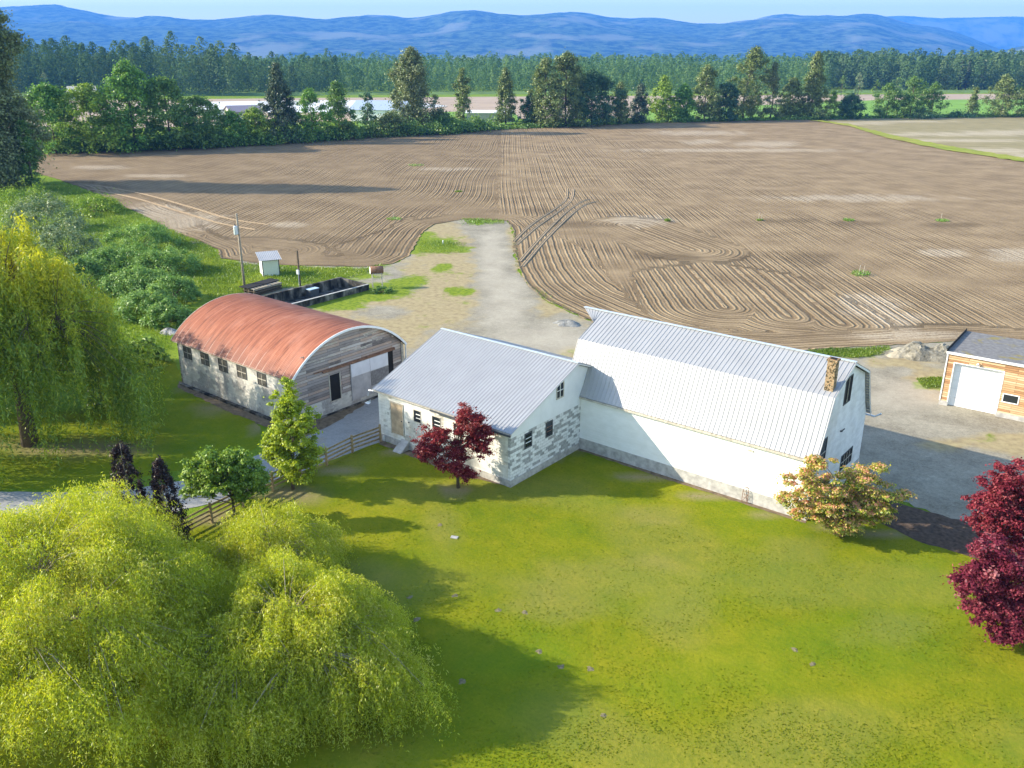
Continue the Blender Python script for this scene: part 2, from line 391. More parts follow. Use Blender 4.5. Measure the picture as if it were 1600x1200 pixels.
# --- lawn
lawn_p = px_poly([(-200, 1500), (-200, 855), (0, 822), (120, 815), (210, 812), (300, 812), (330, 800), (380, 768), (430, 752), (511, 718), (590, 680), (600, 697), (690, 728), (797, 758), (840, 732), (887, 696), (1000, 732), (1140, 778), (1259, 815), (1300, 800), (1372, 800), (1440, 845), (1500, 860), (1600, 905), (1800, 960), (1900, 1500)])
sheet('lawn', lawn_p, .0, MT['lawn'], 16, a_lawn, seed=3, edge=(.4, .12))
side_p = px_poly([(-200, 770), (0, 766), (60, 766), (160, 760), (280, 735), (400, 700), (405, 650), (290, 606), (270, 560), (240, 600), (150, 640), (-200, 660)])
sheet('side_lawn', side_p, -.008, MT['lawn'], 16, lambda P: dict(dirt=blobs(P, [(345, 640, 60, 8), (290, 610, 18, 8), (110, 700, 150, 16), (400, 665, 20, 12)])*.8, dry=0*P[:, 0], lush=.25+0*P[:, 0]), seed=4, edge=(.5, .3))

# --- gravel
def m_gravel(name, a, b, c):
    k = NT(name, .95, .1); f = k.noise(.35, 6); g = k.noise(6.5, 6, rough=.85); h = k.noise(2.2, 5)
    s = k.math('ADD', k.math('MULTIPLY', f, .3), k.math('ADD', k.math('MULTIPLY', g, .5), k.math('MULTIPLY', h, .2)))
    cc = k.ramp(s, [(.38, a), (.5, b), (.62, c)])
    n5 = k.noise(.55, 8, rough=.72, dist=.4)
    dm = k.math('MULTIPLY', k.attr('dry'), 1.0); e = k.ramp(k.math('ADD', dm, k.math('MULTIPLY', k.math('SUBTRACT', n5, .5), 1.9)), [(.25, 0), (.8, 1)])
    cc = k.mix(k.math('MULTIPLY', e, k.ramp(g, [(.3, .6), (.6, 1)])), cc, k.ramp(k.noise(1.6, 6), [(.35, (.27, .205, .11)), (.6, (.37, .30, .155))]))
    e2 = k.ramp(k.math('ADD', k.attr('lush'), k.math('MULTIPLY', k.math('SUBTRACT', n5, .5), 2.1)), [(.35, 0), (.75, 1)])
    cc = k.mix(e2, cc, k.ramp(h, [(.35, (.10, .16, .012)), (.6, (.20, .25, .02))]))
    cc = k.mix(k.math('MULTIPLY', k.attr('dirt'), .8), cc, (.52, .46, .36))
    k.bump(g, .35, .04); return k.base(cc)
MT['gravel'] = m_gravel('gravel', (.16, .137, .098), (.265, .237, .178), (.39, .35, .265))
def a_yard(P):
    dry = blobs(P, [(640, 480, 190, 36), (560, 500, 120, 30), (700, 430, 60, 60), (620, 520, 60, 30), (680, 385, 60, 60), (815, 440, 14, 50), (880, 470, 60, 16), (850, 480, 40, 14), (1400, 566, 110, 10), (1560, 690, 120, 20), (1460, 590, 60, 18), (1010, 560, 200, 30), (800, 370, 14, 30)])
    dry = np.maximum(dry, .45*(1-smooth(dist_line(P, px_poly([(808, 400), (830, 455), (905, 492), (1000, 540)])), .8, 3.2))+0)
    lush = blobs(P, [(310, 450, 70, 90), (370, 452, 60, 40), (300, 500, 60, 60), (690, 385, 44, 14), (665, 378, 34, 16), (640, 440, 34, 12), (600, 455, 70, 16), (530, 472, 60, 14), (1330, 551, 62, 7), (1452, 598, 40, 13), (470, 425, 170, 15), (750, 345, 36, 5), (720, 455, 30, 10), (350, 440, 60, 40), (690, 418, 20, 8), (1290, 552, 20, 8), (345, 400, 60, 30), (450, 435, 120, 18), (560, 462, 60, 12)])
    dry *= 1-.9*blobs(P, [(790, 470, 60, 60), (775, 400, 32, 60), (840, 530, 70, 30), (590, 488, 60, 12)])
    worn = blobs(P, [(790, 470, 40, 50), (770, 400, 24, 60), (850, 530, 90, 26), (1420, 620, 70, 30)])*.4
    lush = np.clip(lush+.42*smooth(dry, .3, .8)*smooth(vnoise(P, 4, 77)+vnoise(P, 1.5, 78)*.5, .1, 1.0), 0, 1); return dict(dry=dry, lush=lush, dirt=worn)
yard_p = px_poly([(300, 540), (255, 470), (270, 400), (300, 374), (342, 392), (345, 404), (420, 413), (470, 415), (570, 417), (615, 412), (640, 400), (650, 380), (665, 360), (680, 350), (720, 341), (790, 343), (802, 360), (804, 390), (810, 420), (824, 445), (850, 468), (905, 495), (1000, 535), (1240, 548), (1300, 544), (1390, 540), (1500, 533), (1700, 545), (1900, 560), (1900, 900), (1600, 868), (1500, 815), (1420, 785), (1350, 760), (1200, 700), (900, 620), (700, 600), (600, 640), (480, 560)])
sheet('gravel_yard', yard_p, -.004, MT['gravel'], 12, a_yard, seed=8, edge=(.5, .35))
MT['road'] = m_gravel('road_gravel', (.22, .215, .205), (.30, .295, .28), (.37, .36, .345))
z0 = lambda P: dict(dry=blobs(P, [(470, 690, 60, 10)])*.3, lush=0*P[:, 0], dirt=0*P[:, 0])
sheet('driveway', px_poly([(-200, 768), (0, 768), (110, 769), (200, 765), (300, 748), (400, 712), (470, 685), (540, 650), (600, 608), (640, 560), (700, 560), (600, 690), (515, 720), (430, 752), (350, 783), (250, 805), (120, 815), (0, 813), (-200, 818)]), .004, MT['road'], 14, z0, seed=11, edge=(.5, .15))
MT['mulch'] = m_plain('dark_soil', (.085, .058, .04), .95, .5, 0, 4)
sheet('mulch_bed', px_poly([(1340, 770), (1400, 785), (1500, 812), (1640, 862), (1640, 930), (1560, 885), (1490, 862), (1440, 848), (1400, 828), (1345, 800)]), .009, MT['mulch'], 14, None, seed=12, edge=(.4, .15))
MT['soilstrip'] = m_plain('bare_soil', (.17, .125, .08), .95, .4, 0, 3)
sheet('soil_border', px_poly([(798, 762), (843, 733), (888, 699), (1000, 735), (1140, 781), (1259, 818), (1259, 811), (1140, 773), (1000, 729), (888, 690), (843, 724), (798, 754), (690, 722), (596, 688), (592, 694), (690, 732)]), .014, MT['soilstrip'], 10, None, seed=13, edge=(.35, .1))
sheet('soil_strip', px_poly([(280, 596), (403, 646), (461, 670), (500, 653), (590, 605), (596, 616), (510, 668), (462, 690), (400, 662), (340, 636), (278, 606)]), .019, MT['soilstrip'], 10, None, seed=14, edge=(.35, .18))

# --- ploughed field with furrows
DD = np.array([-math.sin(YAW+.0103), math.cos(YAW+.0103)]); PP = np.array([DD[1], -DD[0]])
near_b = [(120, 290), (180, 315), (235, 342), (255, 360), (300, 374), (342, 392), (345, 404), (420, 413), (470, 415), (570, 417), (615, 412), (640, 400), (650, 380), (665, 360), (680, 350), (720, 343), (790, 345), (802, 360), (804, 390), (810, 420), (824, 445), (850, 468), (905, 495), (1000, 535), (1240, 548), (1300, 544), (1390, 540), (1500, 533), (1700, 545), (1850, 552)]
far_b = [(1850, 300), (1600, 253), (1480, 234), (1385, 214), (1330, 197), (1250, 186), (1100, 188), (1010, 190), (900, 196), (800, 201), (700, 206), (560, 212), (450, 222), (330, 228), (170, 235), (60, 239), (30, 250), (60, 272)]
NB = px_poly(near_b); DRV = px_poly([(790, 330), (802, 360), (804, 390), (810, 420), (824, 445), (850, 468), (905, 495), (1000, 535), (1240, 560)])
seam_p = float(gp(778, 300)[:2] @ PP)
def a_field(P):
    p = P@PP; a = P@DD
    left = smooth(seam_p-p, -.5, .5)
    t = .075; ph = p+.15*np.sin(a/13.)+.3*np.sin(a/31.+1)
    phl = (p-seam_p)*math.cos(t)-(a-90)*math.sin(t)*.95+.9*np.sin(a/15.+p/22)+.25*np.sin(a/7+p/9)
    ph = np.where(left > .5, phl, ph)
    # bands that follow the edge of the drive
    zd = inside(P, px_poly([(800, 350), (803, 440), (905, 500), (1010, 545), (1080, 545), (985, 470), (925, 395), (860, 365)]))
    ph = np.where(zd, dist_line(P, DRV)*.96, ph)
    # tractor turns: nested U shapes
    zu = inside(P, px_poly([(985, 425), (1100, 408), (1240, 430), (1330, 470), (1390, 500), (1400, 545), (1100, 548), (1060, 535), (1000, 480)]))
    best = np.full(len(P), 1e9)
    for u, v in [(1135, 482), (1235, 497), (1318, 508)]:
        c = gp(u, v)[:2]; d = dist_line(P, np.array([c, c+DD*200])); best = np.minimum(best, d)
    ph = np.where(zu, best, ph)
    c1, c2 = gp(985, 352)[:2], gp(1085, 392)[:2]; de = dist_line(P, np.array([c1, c2])); ph = np.where(de < 7.5, de*.9, ph)
    c1, c2 = gp(380, 385)[:2], gp(440, 392)[:2]; de = dist_line(P, np.array([c1, c2])); ph = np.where(de < 6.5, de*.9, ph)
    dB = dist_line(P, NB); hl = dB < 5.0+1.4*vnoise(P, 6, 3); ph = np.where(hl & ~zd, dB*1.05, ph)
    zl = inside(P, px_poly([(550, 415), (615, 412), (650, 385), (680, 352), (640, 338), (600, 360), (520, 385)])); ph = np.where(zl, dB*.9, ph)
    zx = inside(P, px_poly([(85, 285), (180, 290), (300, 330), (330, 372), (250, 356), (180, 315)])); ph = np.where(zx, dB*.7+.4*np.sin(a/3), ph)
    pale = blobs(P, [(1355, 475, 60, 22), (1400, 500, 50, 14), (1475, 395, 40, 8), (1590, 400, 60, 14), (1100, 222, 40, 4), (1200, 225, 60, 5), (1090, 208, 90, 4), (300, 345, 60, 16), (240, 330, 60, 14), (450, 352, 40, 5), (160, 262, 60, 4), (250, 275, 60, 3), (1420, 525, 120, 8), (1000, 345, 60, 10), (1330, 310, 160, 6), (700, 265, 60, 3), (1150, 235, 200, 3)])
    damp = blobs(P, [(1040, 402, 70, 7), (1255, 405, 50, 12), (900, 352, 60, 6), (1330, 350, 60, 6), (1500, 352, 60, 5), (720, 350, 60, 6), (600, 392, 60, 8), (530, 375, 60, 8), (1240, 345, 50, 5), (850, 330, 40, 6)])
    amp = .55+.45*vnoise(P, 9, 2); amp = np.clip(amp, .12, 1)*(1-.5*smooth(p-seam_p, 40, 90)); amp = np.where(zd | zu, np.maximum(amp, .8), amp)
    return dict(ph=ph, pale=pale*.75, damp=np.maximum(damp, .42*left*(1-.5*pale)), amp=amp)
def m_soil(name, a, b, c, w1=.44, w2=1.75, dep=.11):
    k = NT(name, .95, .08); ph = k.attr('ph'); amp = k.attr('amp')
    wob = k.math('MULTIPLY', k.math('SUBTRACT', k.noise(.5, 4), .5), .35); ph = k.math('ADD', ph, wob)
    s1 = k.math('SINE', k.math('MULTIPLY', ph, 2*math.pi/w1)); s2 = k.math('SINE', k.math('MULTIPLY', ph, 2*math.pi/w2)); s3 = k.math('SINE', k.math('MULTIPLY', ph, 2*math.pi/(w2*.41)))
    s2 = k.math('POWER', k.math('MAXIMUM', s2, 0), 3.0)
    nn = k.noise(5, 5, rough=.7); n2 = k.noise(.16, 5)
    h = k.math('ADD', k.math('MULTIPLY', s1, .32), k.math('ADD', k.math('MULTIPLY', s3, .38), k.math('MULTIPLY', s2, -.55)))
    h = k.math('MULTIPLY', h, amp); 
    hb = k.math('ADD', h, k.math('MULTIPLY', nn, .55))
    v = k.math('ADD', k.math('MULTIPLY', h, .26), k.math('ADD', k.math('MULTIPLY', nn, .38), k.math('MULTIPLY', n2, .42)))
    cc = k.ramp(v, [(.25, a), (.42, b), (.62, c)])
    cc = k.mix(k.math('MULTIPLY', k.attr('pale'), k.ramp(k.math('ADD', nn, k.math('MULTIPLY', h, .3)), [(.35, .1), (.6, .9)])), cc, (.50, .42, .31))
    cc = k.mix(k.math('MULTIPLY', k.attr('damp'), .6), cc, tuple(x*.7 for x in a))
    k.bump(hb, .75, dep); return k.base(cc)
MT['soil'] = m_soil('ploughed_soil', (.15, .104, .058), (.262, .188, .108), (.40, .297, .172))
field_poly = px_poly(near_b+far_b)
sheet('ploughed_field', field_poly, .0, MT['soil'], 6, a_field, seed=21, edge=(.7, .35), zfun=lambda P: .03*(2+vnoise(P, 7, 4)))

# second field: cross bands
BX = (gp(1600, 185)-gp(1300, 188))[:2]; BX /= np.linalg.norm(BX); BN = np.array([-BX[1], BX[0]])
def a_f2(P):
    q = P@BN; return dict(ph=(P@BN), amp=.5+0*q, pale=np.maximum(blobs(P, [(1500, 210, 170, 3), (1600, 207, 130, 4), (1450, 220, 200, 2.2), (1560, 236, 90, 5), (1600, 244, 70, 4), (1330, 193, 90, 2.5), (1420, 190, 90, 1.5)]), 0), damp=.25*smooth(vnoise(P, 30, 3), 0, .6))
MT['soil2'] = m_soil('drilled_soil', (.20, .17, .085), (.27, .225, .115), (.35, .285, .16), .9, 6, .05)
sheet('drilled_field', px_poly([(1255, 184), (1330, 194.5), (1387, 211), (1482, 230), (1600, 248), (1850, 292), (1850, 176), (1600, 180.5), (1400, 183)]), .06, MT['soil2'], 10, a_f2, seed=22, edge=(1, .5))
MT['strip'] = m_grass('grass_strip', (.16, .20, .02), (.27, .29, .04), (.36, .34, .08))
zz0 = lambda P: dict(dirt=0*P[:, 0], dry=.25+.2*vnoise(P, 5, 3), lush=.15+.2*vnoise(P, 9, 6))
sheet('grass_strip', px_poly([(1250, 185.6), (1325, 194), (1390, 211), (1484, 229.5), (1600, 247.5), (1850, 290), (1850, 303), (1600, 254), (1478, 235.5), (1383, 216), (1328, 198), (1262, 187.5)]), .09, MT['strip'], 12, zz0, seed=23, edge=(.8, .5), zfun=lambda P: .15+.1*vnoise(P, 2, 1))
# fields beyond the tree line
MT['tan'] = m_plain('tan_soil', (.36, .27, .19), .95, .12, 0, .05)
MT['fgreen'] = m_plain('bright_crop', (.15, .28, .03), .95, .2, 0, .05)
MT['fpale'] = m_plain('pale_field_cover', (.62, .62, .62), .8, .06, 0, .05)
MT['bank'] = m_plain('bank_grass', (.12, .19, .04), .95, .3, 0, .05)
MT['far_grass'] = m_plain('far_grass', (.12, .19, .03), .95, .3, 0, .05)
def flat(name, pts, z, mat): 
    P = px_poly(pts); o = mesh_obj(name, [(a, b, z) for a, b in P], [tuple(range(len(P)))], mat)
    if o.data.polygons[0].normal.z < 0: o.data.flip_normals()
    return tag(o, kind='structure')
flat('tan_field', [(-200, 160), (300, 155), (500, 153), (800, 151), (1280, 148), (1900, 145), (1900, 158), (1280, 164), (1000, 184), (800, 186), (500, 190), (-200, 215)], .05, MT['tan'])
flat('green_field', [(1000, 190), (1000, 174), (1280, 160), (1380, 156.5), (1900, 153.5), (1900, 178), (1250, 182)], .12, MT['fgreen'])
flat('pale_field', [(290, 176), (290, 160), (420, 158), (520, 157), (640, 158), (700, 166), (600, 176)], .15, MT['fpale'])
flat('green_verge', [(560, 200), (560, 180), (800, 172), (810, 185), (800, 200)], .2, MT['fgreen'])
def bank(name, pts, h, wd, mat):
    P = px_poly(pts); V = []; F = []
    for i, p in enumerate(P):
        d = P[min(i+1, len(P)-1)]-P[max(i-1, 0)]; d /= np.linalg.norm(d); n = np.array([-d[1], d[0]])
        for o, z in ((-wd, 0), (-wd*.3, h), (wd*.3, h), (wd, 0)): V.append((*(p+n*o), z))
    for i in range(len(P)-1):
        for j in range(3): F.append((4*i+j, 4*i+j+1, 4*i+j+5, 4*i+j+4))
    return tag(mesh_obj(name, V, F, mat), kind='structure')
bank('embankment', [(-200, 151), (300, 149), (520, 148), (800, 146.5), (1280, 145), (1900, 143.5)], 1.6, 9, MT['bank'])

# ------------------------------------------------------------------ building helpers
def window_x(parent, name, x, y0, y1, z0, z1, out=1, rec=.09, bars=2, vbars=0, frame='old_trim', pane='glass', mull=None, fw=.06):
    """window in a wall whose plane is x; out=+1 faces +x"""
    s = out; m = MB(); a = x-s*rec; b = x+s*.03
    lo, hi = min(a, b), max(a, b)
    m.box(lo, hi, y0-fw, y0, z0-fw, z1+fw); m.box(lo, hi, y1, y1+fw, z0-fw, z1+fw); m.box(lo, hi, y0, y1, z0-fw, z0); m.box(lo, hi, y0, y1, z1, z1+fw)
    o = m.build(name, MT[frame], parent)
    p = MB(); p.box(min(x-s*rec, x+s*.004), max(x-s*rec, x+s*.004), y0, y1, z0, z1); p.build('pane', MT[pane], o)
    for i in range(bars): g = MB(); z = z0+(z1-z0)*(i+1)/(bars+1); g.box(min(x+s*.006, x+s*.03), max(x+s*.006, x+s*.03), y0, y1, z-.02, z+.02).build('glazing_bar', MT[mull or 'white_paint'], o)
    for i in range(vbars): g = MB(); y = y0+(y1-y0)*(i+1)/(vbars+1); g.box(min(x+s*.008, x+s*.034), max(x+s*.008, x+s*.034), y-.02, y+.02, z0, z1).build('glazing_bar', MT[mull or 'white_paint'], o)
    return o
def window_y(parent, name, y, x0, x1, z0, z1, rec=.12, bars=2, frame='old_trim', pane='glass', mull=None, fw=.05, deep=.0, vbars=0):
    """window in a wall whose plane is y, facing -y; 'deep' shows a dark reveal at the left"""
    m = MB(); a, b = y-.03, y+rec
    m.box(x0-fw, x0, a, b, z0-fw, z1+fw); m.box(x1, x1+fw, a, b, z0-fw, z1+fw); m.box(x0, x1, a, b, z0-fw, z0); m.box(x0, x1, a, b, z1, z1+fw)
    o = m.build(name, MT[frame], parent)
    MB().box(x0, x1, y-.004, y+rec, z0, z1).build('pane', MT[pane], o)
    for i in range(bars): z = z0+(z1-z0)*(i+1)/(bars+1); MB().box(x0+deep, x1, y-.03, y-.006, z-.025, z+.025).build('glazing_bar', MT[mull or 'white_paint'], o)
    for i in range(vbars): x = x0+(x1-x0)*(i+1)/(vbars+1); MB().box(x-.02, x+.02, y-.034, y-.008, z0, z1).build('glazing_bar', MT[mull or 'white_paint'], o)
    return o
def rib_xs(x0, x1, pitch, prof=((0, 0), (.02, 1), (.05, 1), (.07, 0))):
    xs = []; n = int((x1-x0)/pitch)
    for i in range(n+1):
        for dx, h in prof:
            x = x0+i*pitch+dx
            if x < x1: xs.append((x, h))
    xs.append((x1, 0)); return xs
def roof_panel(name, path, x0, x1, pitch, ribh, mat, parent, clip0=None, thick=.035):
    """ribbed sheet laid over path [(y,z)...]; ribs run up the slope; clip0[i]: left x limit for path point i"""
    xs = rib_xs(x0, x1, pitch); P = [Vector((0, a, b)) for a, b in path]; V = []; F = []
    if clip0: xs = [(x, h) for x, h in xs]
    for i, p in enumerate(P):
        d = (P[min(i+1, len(P)-1)]-P[max(i-1, 0)]).normalized(); n = Vector((0, -d.z, d.y))
        if n.z < 0: n = -n
        for x, h in xs:
            q = p+n*(h*ribh); V.append((max(x, clip0[i]) if clip0 else x, q.y, q.z))
    m = len(xs)
    for i in range(len(P)-1):
        for j in range(m-1): F.append((i*m+j, i*m+j+1, (i+1)*m+j+1, (i+1)*m+j))
    o = mesh_obj(name, V, F, mat, parent)
    bm = bmesh.new(); bm.from_mesh(o.data); bmesh.ops.remove_doubles(bm, verts=bm.verts, dist=1e-5); bmesh.ops.recalc_face_normals(bm, faces=bm.faces)
    up = sum(f.normal.z*f.calc_area() for f in bm.faces)
    if up < 0: bmesh.ops.reverse_faces(bm, faces=bm.faces)
    bm.to_mesh(o.data); bm.free()
    sm = o.modifiers.new('thick', 'SOLIDIFY'); sm.thickness = thick; sm.offset = -1
    return o
def rake(parent, pts, x, mat, w=.16, t=.04, name='bargeboard'):
    m = MB()
    for (a, b), (c, d) in zip(pts[:-1], pts[1:]): m.bar((x, a, b-w/2-.04), (x, c, d-w/2-.04), t, w, up=(1, 0, 0)) if False else m.add(
        [(x-t/2, a, b-.05), (x+t/2, a, b-.05), (x+t/2, c, d-.05), (x-t/2, c, d-.05), (x-t/2, a, b-.05-w), (x+t/2, a, b-.05-w), (x+t/2, c, d-.05-w), (x-t/2, c, d-.05-w)],
        [(0, 1, 2, 3), (7, 6, 5, 4), (0, 4, 5, 1), (3, 2, 6, 7), (0, 3, 7, 4), (1, 5, 6, 2)])
    return m.build(name, mat, parent)

# ------------------------------------------------------------------ gambrel barn
BX0, BX1, BY0, BW = -31.60, -14.83, 45.17, 8.75
BY1 = BY0+BW; BM = (BY0+BY1)/2
barn = thing('gambrel_barn', 'long white gambrel barn with pale ribbed metal roof and pointed hay hood', 'barn', (BX0, BY0, 0))
def bl(x, y): return x-BX0, y-BY0
L = BX1-BX0; m_ = BM-BY0
fnd = MB()
for x0, x1, y0, y1 in ((-.03, L+.03, -.03, .22), (-.03, L+.03, BW-.22, BW+.03), (-.03, .22, .22, BW-.22), (L-.22, L+.03, .22, BW-.22)): fnd.box(x0, x1, y0, y1, -.05, .80)
fnd.build('foundation', MT['concrete'], barn)
prof = [(0, .8), (0, 4.05), (.42, 4.7), (1.46, 7.05), (m_, 8.38), (BW-1.46, 7.05), (BW-.42, 4.7), (BW, 4.05), (BW, .8)]
MB().box(.2, L-.2, 0, .18, .8, 4.25).build('wall', MT['white_siding'], barn)
MB().box(.2, L-.2, BW-.18, BW, .8, 4.25).build('wall', MT['white_siding'], barn)
MB().prism(prof, 0, .2).build('gable_wall', MT['white_siding'], barn)
MB().prism(prof, L-.2, L).build('gable_wall', MT['white_end'], barn)
zz = lambda k: 8.54-(8.54-7.22)*k
lo = [(-.22, 3.90), (.28, 4.72), (1.42, 7.22)]; k_ = .407
hy = m_-(m_-1.42)*k_
front = lo+[(hy, zz(k_)), (m_, 8.54)]
ex = L+.28
cl = [-.34, -.34, -.34, -.34, -1.95]
roof_panel('roof', front, -2.0, ex, .30, .028, MT['roof_m'], barn, cl)
back = [(BW-a, b) for a, b in front]
roof_panel('roof', back, -2.0, ex, .30, .028, MT['roof_m'], barn, cl)
MB().bar((-1.95, m_, 8.56), (ex, m_, 8.56), .26, .03).build('ridge_cap', MT['galv'], barn)
rake(barn, front+back[::-1][1:], ex-.03, MT['white_trim'] if 'white_trim' in MT else MT['trim'], .12)
f = MB(); f.bar((-.3, -.20, 3.80), (ex, -.20, 3.80), .10, .13); f.build('fascia', MT['old_trim'], barn)
f = MB(); f.box(-.3, ex, -.14, 0, 3.86, 3.90); f.build('soffit', MT['old_trim'], barn)
for i in range(14):   # dark battens under the overhang of the rear slope
    z = 4.3+i*.21; y = BW-(z-4.72)/(7.22-4.72)*1.14-.28 if z > 4.72 else BW-.1
    MB().box(L+.005, L+.25, y-.05, y+.03, z-.12, z-.06).build('lath', MT['old_trim'], barn)
g = MB(); g.tube([(6, BW+.30, 3.86), (12, BW+.30, 3.84), (ex+.2, BW+.32, 3.70), (ex+.55, BW+.42, 3.95)], .06, 6); g.build('gutter', MT['galv'], barn)
# windows of the right gable
window_x(barn, 'window', L+.0, 49.10-BY0, 50.12-BY0, 5.98, 7.55, 1, .06, 0, 1, 'dkframe', 'dark', 'old_trim', .07)
window_x(barn, 'window', L+.0, 50.2-BY0, 52.1-BY0, 1.3, 2.2, 1, .06, 1, 3, 'dkframe', 'dark', 'old_trim', .07)
window_x(barn, 'window', L+.0, 46.15-BY0, 47.0-BY0, 2.95, 4.6, 1, .06, 1, 0, 'dkframe', 'glass', 'old_trim', .06)
f = MB(); f.tube([(L+.01, 49.2-BY0, 4.25), (L+.14, 49.2-BY0, 4.3)], .05, 8); f.bar((L+.1, 49.2-BY0, 4.3), (L+.16, 49.5-BY0, 4.36), .05); f.build('lamp_bracket', MT['dkframe'], barn)
f = MB(); f.box(12.9-.0, 13.25, -.05, 0, 3.3, 3.42); f.build('vent', MT['old_trim'], barn)
# chimney
c = MB(); cx0, cx1 = -15.37-BX0, -14.87-BX0; cy0, cy1 = 46.97-BY0, 47.45-BY0
c.box(cx0, cx1, cy0, cy1, 6.9, 9.15); c.box(cx0-.05, cx1+.05, cy0-.05, cy1+.05, 9.15, 9.26); ch = c.build('chimney', MT['brick'], barn)
MB().box(cx0+.1, cx1-.1, cy0+.1, cy1-.1, 9.262, 9.30).build('flue', MT['dark'], ch)

# rusty trellis against the wall
tp = gp(1165, 784); q = (float(tp[0]), BY0-.18)
tr = thing('garden_trellis', 'small rusty wire trellis leaning on the white barn wall', 'trellis', (q[0], q[1], 0))
t_ = MB()
for x in (-.17, .17): t_.tube([(x, -.05, 0), (x*1.05, .02, .75), (x*.6, .12, .98)], .018, 5)
t_.build('frame', MT['rust'], tr); t_ = MB()
for z in (.15, .35, .55, .75): t_.tube([(-.18, -.03+z*.06, z), (.18, -.03+z*.06, z)], .013, 5)
t_.tube([(-.16, 0, .1), (.16, .03, .55)], .012, 5); t_.tube([(.16, 0, .1), (-.16, .04, .75)], .012, 5); t_.tube([(-.1, .12, .98), (.1, .12, .98)], .02, 5)
t_.build('rung', MT['rust'], tr)

# ------------------------------------------------------------------ block outbuilding
SX0, SX1, SY0, SR = -42.40, -30.67, 37.72, 6.71
dep = 13.2
ob = thing('block_outbuilding', 'concrete block outbuilding with pale ribbed gable roof joined to the white barn', 'outbuilding', (SX0, SY0, 0))
L2 = SX1-SX0
MB().box(.2, L2-.2, 0, .2, .45, 3.70).build('wall', MT['block_front'], ob)
MB().box(.2, L2-.2, dep-.2, dep, .45, 3.70).build('wall', MT['block_front'], ob)
MB().box(0, .2, 0, dep, .45, 3.70).build('wall', MT['block_front'], ob)
MB().box(L2-.2, L2, 0, dep, .45, 3.30).build('wall', MT['block_end'], ob)
gp_ = [(0, 3.3), (.0, 3.62), (SR, 6.26), (dep, 3.62), (dep, 3.3)]
MB().prism(gp_, L2-.18, L2+.025).build('gable_cladding', MT['clad'], ob)
MB().prism([(0, 3.7), (SR, 6.26), (dep, 3.7)], .0, .18).build('gable_wall', MT['block_front'], ob)
MB().box(-.05, L2+.04, -.05, dep, -.05, .45).build('foundation', MT['concrete'], ob)
rp = [(-.28, 3.75), (SR, 6.42)]; rb = [(2*SR+.28, 3.75), (SR, 6.42)]
roof_panel('roof', rp, -.26, L2+.27, .262, .03, MT['roof_m'], ob)
roof_panel('roof', rb, -.26, L2+.27, .262, .03, MT['roof_m'], ob)
MB().bar((-.26, SR, 6.44), (L2+.27, SR, 6.44), .24, .03).build('ridge_cap', MT['galv'], ob)
rake(ob, [(-.28, 3.75), (SR, 6.42), (2*SR+.28, 3.75)], L2+.25, MT['trim'], .07)
f = MB(); f.bar((-.26, -.26, 3.66), (L2+.27, -.26, 3.66), .06, .08); f.build('fascia', MT['old_trim'], ob)
f = MB(); f.bar((L2*.45, -.33, 3.62), (L2+.25, -.33, 3.60), .09, .10); f.build('gutter', MT['dkframe'], ob)
f = MB(); f.tube([(-.1, -.30, 3.66), (-.55, -.34, 3.60), (-.62, -.36, 3.2)], .05, 6); f.add([(-.3, -.4, 3.0), (-.75, -.3, 2.75), (-1.05, -.35, 2.55), (-.55, -.45, 2.6), (-.4, -.36, 2.7)], [(0, 1, 2, 3, 4)])
f.build('broken_downspout', MT['galv'], ob)
# door with step
dr = MB(); dr.box(-41.14-SX0, -40.02-SX0, -.035, .05, .86, 3.10); d_ = dr.build('door', MT['door_wood'], ob)
fr = MB(); fr.box(-41.22-SX0, -41.14-SX0, -.05, .04, .8, 3.18); fr.box(-40.02-SX0, -39.95-SX0, -.05, .04, .8, 3.18); fr.box(-41.14-SX0, -40.02-SX0, -.05, .04, 3.10, 3.18); fr.build('door_frame', MT['old_trim'], d_)
MB().box(-40.15-SX0, -40.1-SX0, -.09, -.036, 1.9, 1.97).build('handle', MT['dkframe'], d_)
st = MB(); st.add([(2.15, -.9, 0), (2.15, 0, 0), (2.15, 0, .62), (2.9, -.9, 0), (2.9, 0, 0), (2.9, 0, .62)], [(0, 1, 2), (3, 5, 4), (0, 3, 4, 1), (1, 4, 5, 2), (0, 2, 5, 3)]); st.build('step', MT['concrete'], ob)
for a, b in ((-38.95, -38.34), (-37.25, -36.54), (-35.35, -34.6), (-33.3, -32.6)):
    window_y(ob, 'window', 0, a-SX0, b-SX0, 2.28, 3.09, .12, 2, 'old_trim', 'glass', 'white_paint', .03, .2)
f = MB(); f.box(-39.5-SX0, -39.42-SX0, -.06, 0, 2.0, 2.08); f.build('vent', MT['dkframe'], ob)
window_x(ob, 'window', L2, 39.18-SY0, 39.76-SY0, 2.18, 3.04, 1, .05, 2, 0, 'dkframe', 'glass', 'white_paint', .09)
window_x(ob, 'window', L2, 41.36-SY0, 41.94-SY0, 2.2, 3.08, 1, .05, 2, 0, 'dkframe', 'glass', 'rust', .09)
window_x(ob, 'window', L2+.027, 42.4-SY0, 43.08-SY0, 4.5, 5.45, 1, .04, 1, 1, 'old_trim', 'glass', 'white_paint', .08)

